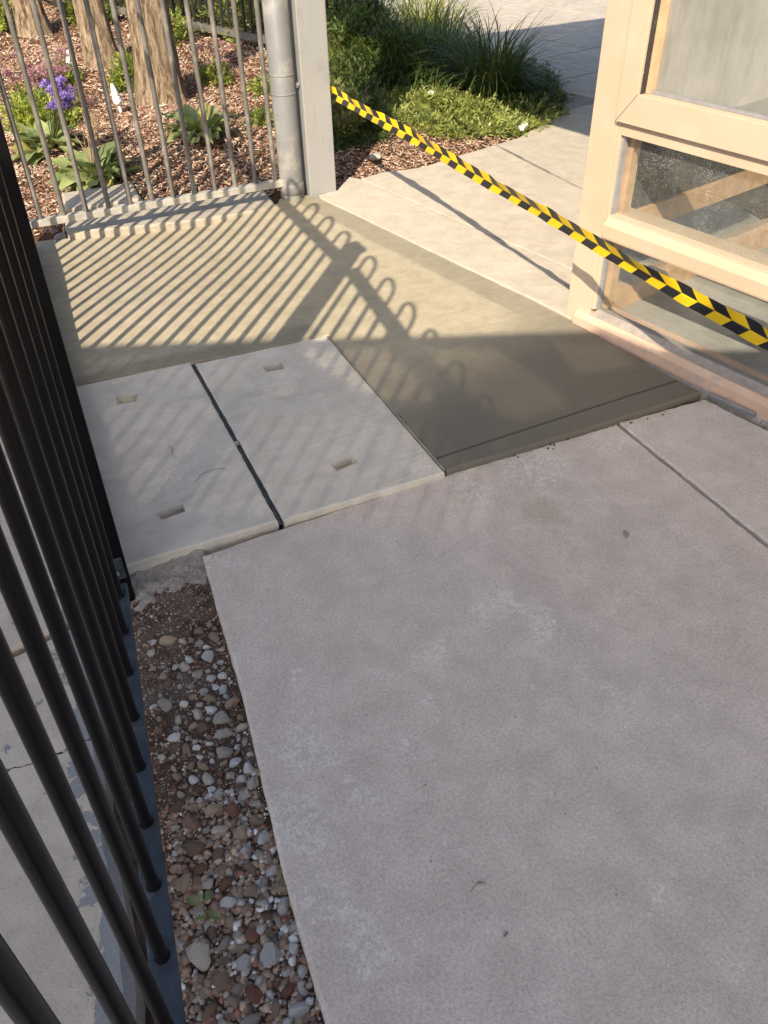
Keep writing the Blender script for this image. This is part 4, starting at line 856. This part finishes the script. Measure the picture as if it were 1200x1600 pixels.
# white garden lights
def lamp(x, y, tilt, label):
    z = float(zg(x, y)); t = root('garden_light', (x, y, z), label, 'garden light', 'white spike lights in the mulch')
    pr = [(.010, -.05), (.016, 0), (.018, .05), (.015, .075), (.020, .085)]; MB().lathe(pr, 14, (x, y, z)).obj('stake', m_white, t, True)
    pr = [(.018, .085), (.038, .095), (.044, .12), (.0445, .135), (.041, .137), (.041, .142), (.043, .144), (.041, .16), (.0385, .162), (.0385, .167), (.040, .169), (.030, .22), (.016, .27), (.008, .285)]; MB().lathe(pr, 18, (x, y, z)).obj('lamp_head', m_white, t, True)
    t.rotation_euler = (0, tilt, 0); t.scale = (.68, .68, .68)
lamp(.86, 6.33, -.12, 'white spike light standing left of the thickest trunk'); lamp(.72, 7.65, .06, 'white spike light farther back, left of the middle trunk')
# ------------------------------------------------------------------ dark fence behind the bed and greenery beyond it
fd = Vector((1.4655, -4.131, 0)); FA = Vector((.932, 11.864, .06)); fl = fd.length; fu = fd / fl
ff = root('metal_fence', (1.8, 9.3, 0), 'dark picket fence running along the far side of the bed behind the trees', 'fence')
sd = Vector((-fu.y, fu.x, 0))
def along(s0, s1, w, z0_, z1_):
    V = [FA + fu * s + sd * q + Vector((0, 0, z)) for z in (z0_, z1_) for q in (-w, w) for s in (s0, s1)]
    return MB().add(V, [(0, 2, 3, 1), (4, 5, 7, 6), (0, 1, 5, 4), (1, 3, 7, 5), (3, 2, 6, 7), (2, 0, 4, 6)])
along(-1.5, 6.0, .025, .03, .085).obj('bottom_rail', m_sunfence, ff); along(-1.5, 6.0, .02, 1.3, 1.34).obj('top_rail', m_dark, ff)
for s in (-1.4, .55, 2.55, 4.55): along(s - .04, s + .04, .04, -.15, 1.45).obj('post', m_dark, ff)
mp_ = None
for k in range(64):
    s = -1.3 + k * .112
    if mp_ is None:
        o = along(s - .011, s + .011, .011, .086, 1.299).obj('picket', m_dark, ff); mp_ = o.data; c0 = WL[o.name].copy()
    else: link('picket', mp_, c0 + fu * (k * .112), ff)
for i, (s, q, r, h, n, ms, lb) in enumerate([(1.0, .55, .45, .8, 800, L_yg, 'yellow-green shrub behind the far end of the dark fence'), (2.4, .6, .6, .9, 1200, L_yg, 'bright green shrub behind the dark fence, right of the thickest trunk'),
                                       (3.7, .6, .6, .9, 1200, L_con, 'green shrub behind the dark fence beside the grey pipe'), (-.3, .7, .5, .7, 700, L_con, 'green shrub beyond the fence at the far left corner')]):
    p = FA + fu * s + sd * q; blob_shrub('hedge_shrub', p.x, p.y, r, h, n, ms, lb, ll=.045, group='shrubs behind the dark fence')
blob_shrub('small_shrub', 1.25, 10.1, .22, .22, 320, L_yg, 'yellow-green shrub in the bed between the far and middle trunks', ll=.04)

# ------------------------------------------------------------------ small things lying about
def scrap(name, pts, h, mat, label, cat, z):
    return tag(MB().prism(pts, z, z + h).obj(name, mat, None, bevel=.001), label, cat)
scrap('paper_scrap', [(3.03, 4.64), (3.045, 4.62), (3.09, 4.67), (3.13, 4.70), (3.15, 4.76), (3.13, 4.77), (3.08, 4.71), (3.05, 4.69)], .012, m_litter, 'white crumpled scrap at the edge of the creeping plant beside the path', 'litter', .02)
scrap('paper_scrap', [(2.72, 5.29), (2.75, 5.28), (2.76, 5.31), (2.79, 5.33), (2.755, 5.35), (2.73, 5.33)], .012, m_litter, 'white scrap caught on top of the creeping plant', 'litter', .13)
o = link('stone', smeshes[2, 4], (2.02, 4.62, .01), None, rot=(0, 0, .5), scale=(.09, .09, .07)); tag(o, 'grey stone in the mulch in the shadow of the timber post', 'stone')
o = link('stone_chip', smeshes[2, 5], (1.286, 1.278, ZP + .002), None, rot=(0, 0, 1.), scale=(.032, .022, .012)); tag(o, 'flat pale chip lying on the middle of the near footpath', 'stone')
o = link('pebble', smeshes[1, 4], (.43, .498, ZP + .003), None, rot=(0, 0, .4), scale=(.010, .009, .008)); tag(o, 'tiny grey pebble on the footpath near the bottom of the frame', 'pebble')
def twig(pts, r, label, mat=None): return tag(MB().tube(pts, r, 5).obj('twig', mat or m_twig, None, True), label, 'twig')
twig([(.232, 2.245, .003), (.238, 2.215, .003), (.232, 2.185, .003), (.236, 2.17, .003)], .0007, 'curled dark stem lying on the middle of the left cover slab')
twig([(.262, 2.012, .003), (.285, 2.045, .003), (.33, 2.055, .003), (.36, 2.04, .003)], .0007, 'thin curved stem on the left cover slab near its front pocket')
twig([(.41, .592, ZP + .002), (.43, .600, ZP + .002), (.445, .592, ZP + .002), (.43, .602, ZP + .003)], .0006, 'short brown leaf stalk on the near footpath')
V, F, M_ = [], [], []
db = MB()
for _ in range(45):
    x = rnd.uniform(.25, 2.0); y = rnd.uniform(.3, 1.7); s = rnd.uniform(.0006, .0015)
    if x > wx(y) - .1: continue
    db.box((x - s, y - s * .8, ZP), (x + s, y + s, ZP + s * 1.2), 0)
for _ in range(40):
    x = rnd.uniform(1.2, 1.95); y = 1.742 - abs(rnd.gauss(0, .02)); s = rnd.uniform(.0008, .003); db.box((x - s, y - s, ZP), (x + s, y + s, ZP + s * 1.3), 0)
tag(db.obj('grit', m_twig), 'dark grit specks scattered on the footpath', 'grit', kind='stuff')
ms = root('metal_strip', (2.01, 1.64, ZP), 'short weathered grey metal track lying at the foot of the glass wall', 'metal strip')
a, b = Vector((1.985, 1.735, ZP)), Vector((2.035, 1.565, ZP)); dd = (b - a).normalized(); sn = Vector((-dd.y, dd.x, 0))
for q0, q1, h, nm in ((-.016, .016, .006, 'base'), (-.016, -.012, .016, 'lip'), (.012, .016, .016, 'lip')):
    V = [a + sn * q + Vector((0, 0, z)) + dd * t for z in (.004 if nm == 'base' else .0065, h + .004) for q in (q0, q1) for t in (0, (b - a).length)]
    MB().add(V, [(0, 2, 3, 1), (4, 5, 7, 6), (0, 1, 5, 4), (1, 3, 7, 5), (3, 2, 6, 7), (2, 0, 4, 6)]).obj(nm, m_alu, ms)
wz = root('weed_seedling', (-.05, .79, -.07), 'small green seedling growing among the stones of the gravel strip', 'weed')
for k, (a, el, L) in enumerate(((2.3, .7, .026), (.9, .2, .022), (-1.0, .5, .024), (3.9, .1, .014), (1.6, 1.1, .02), (-2., .3, .012))):
    o = link('leaf', LM[1][k % 4], (-.05 + .012 * math.cos(a), .785 + .012 * math.sin(a), -.04), wz, scale=(L, L * 1.3, L)); o.rotation_mode = 'QUATERNION'
    o.rotation_quaternion = Matrix.Rotation(a, 3, 'Z').to_quaternion() @ Matrix.Rotation(-el, 3, 'Y').to_quaternion()
MB().tube([(-.05, .785, -.085), (-.049, .786, -.06), (-.05, .785, -.038)], .0018, 5).obj('stem', m_stem, wz)
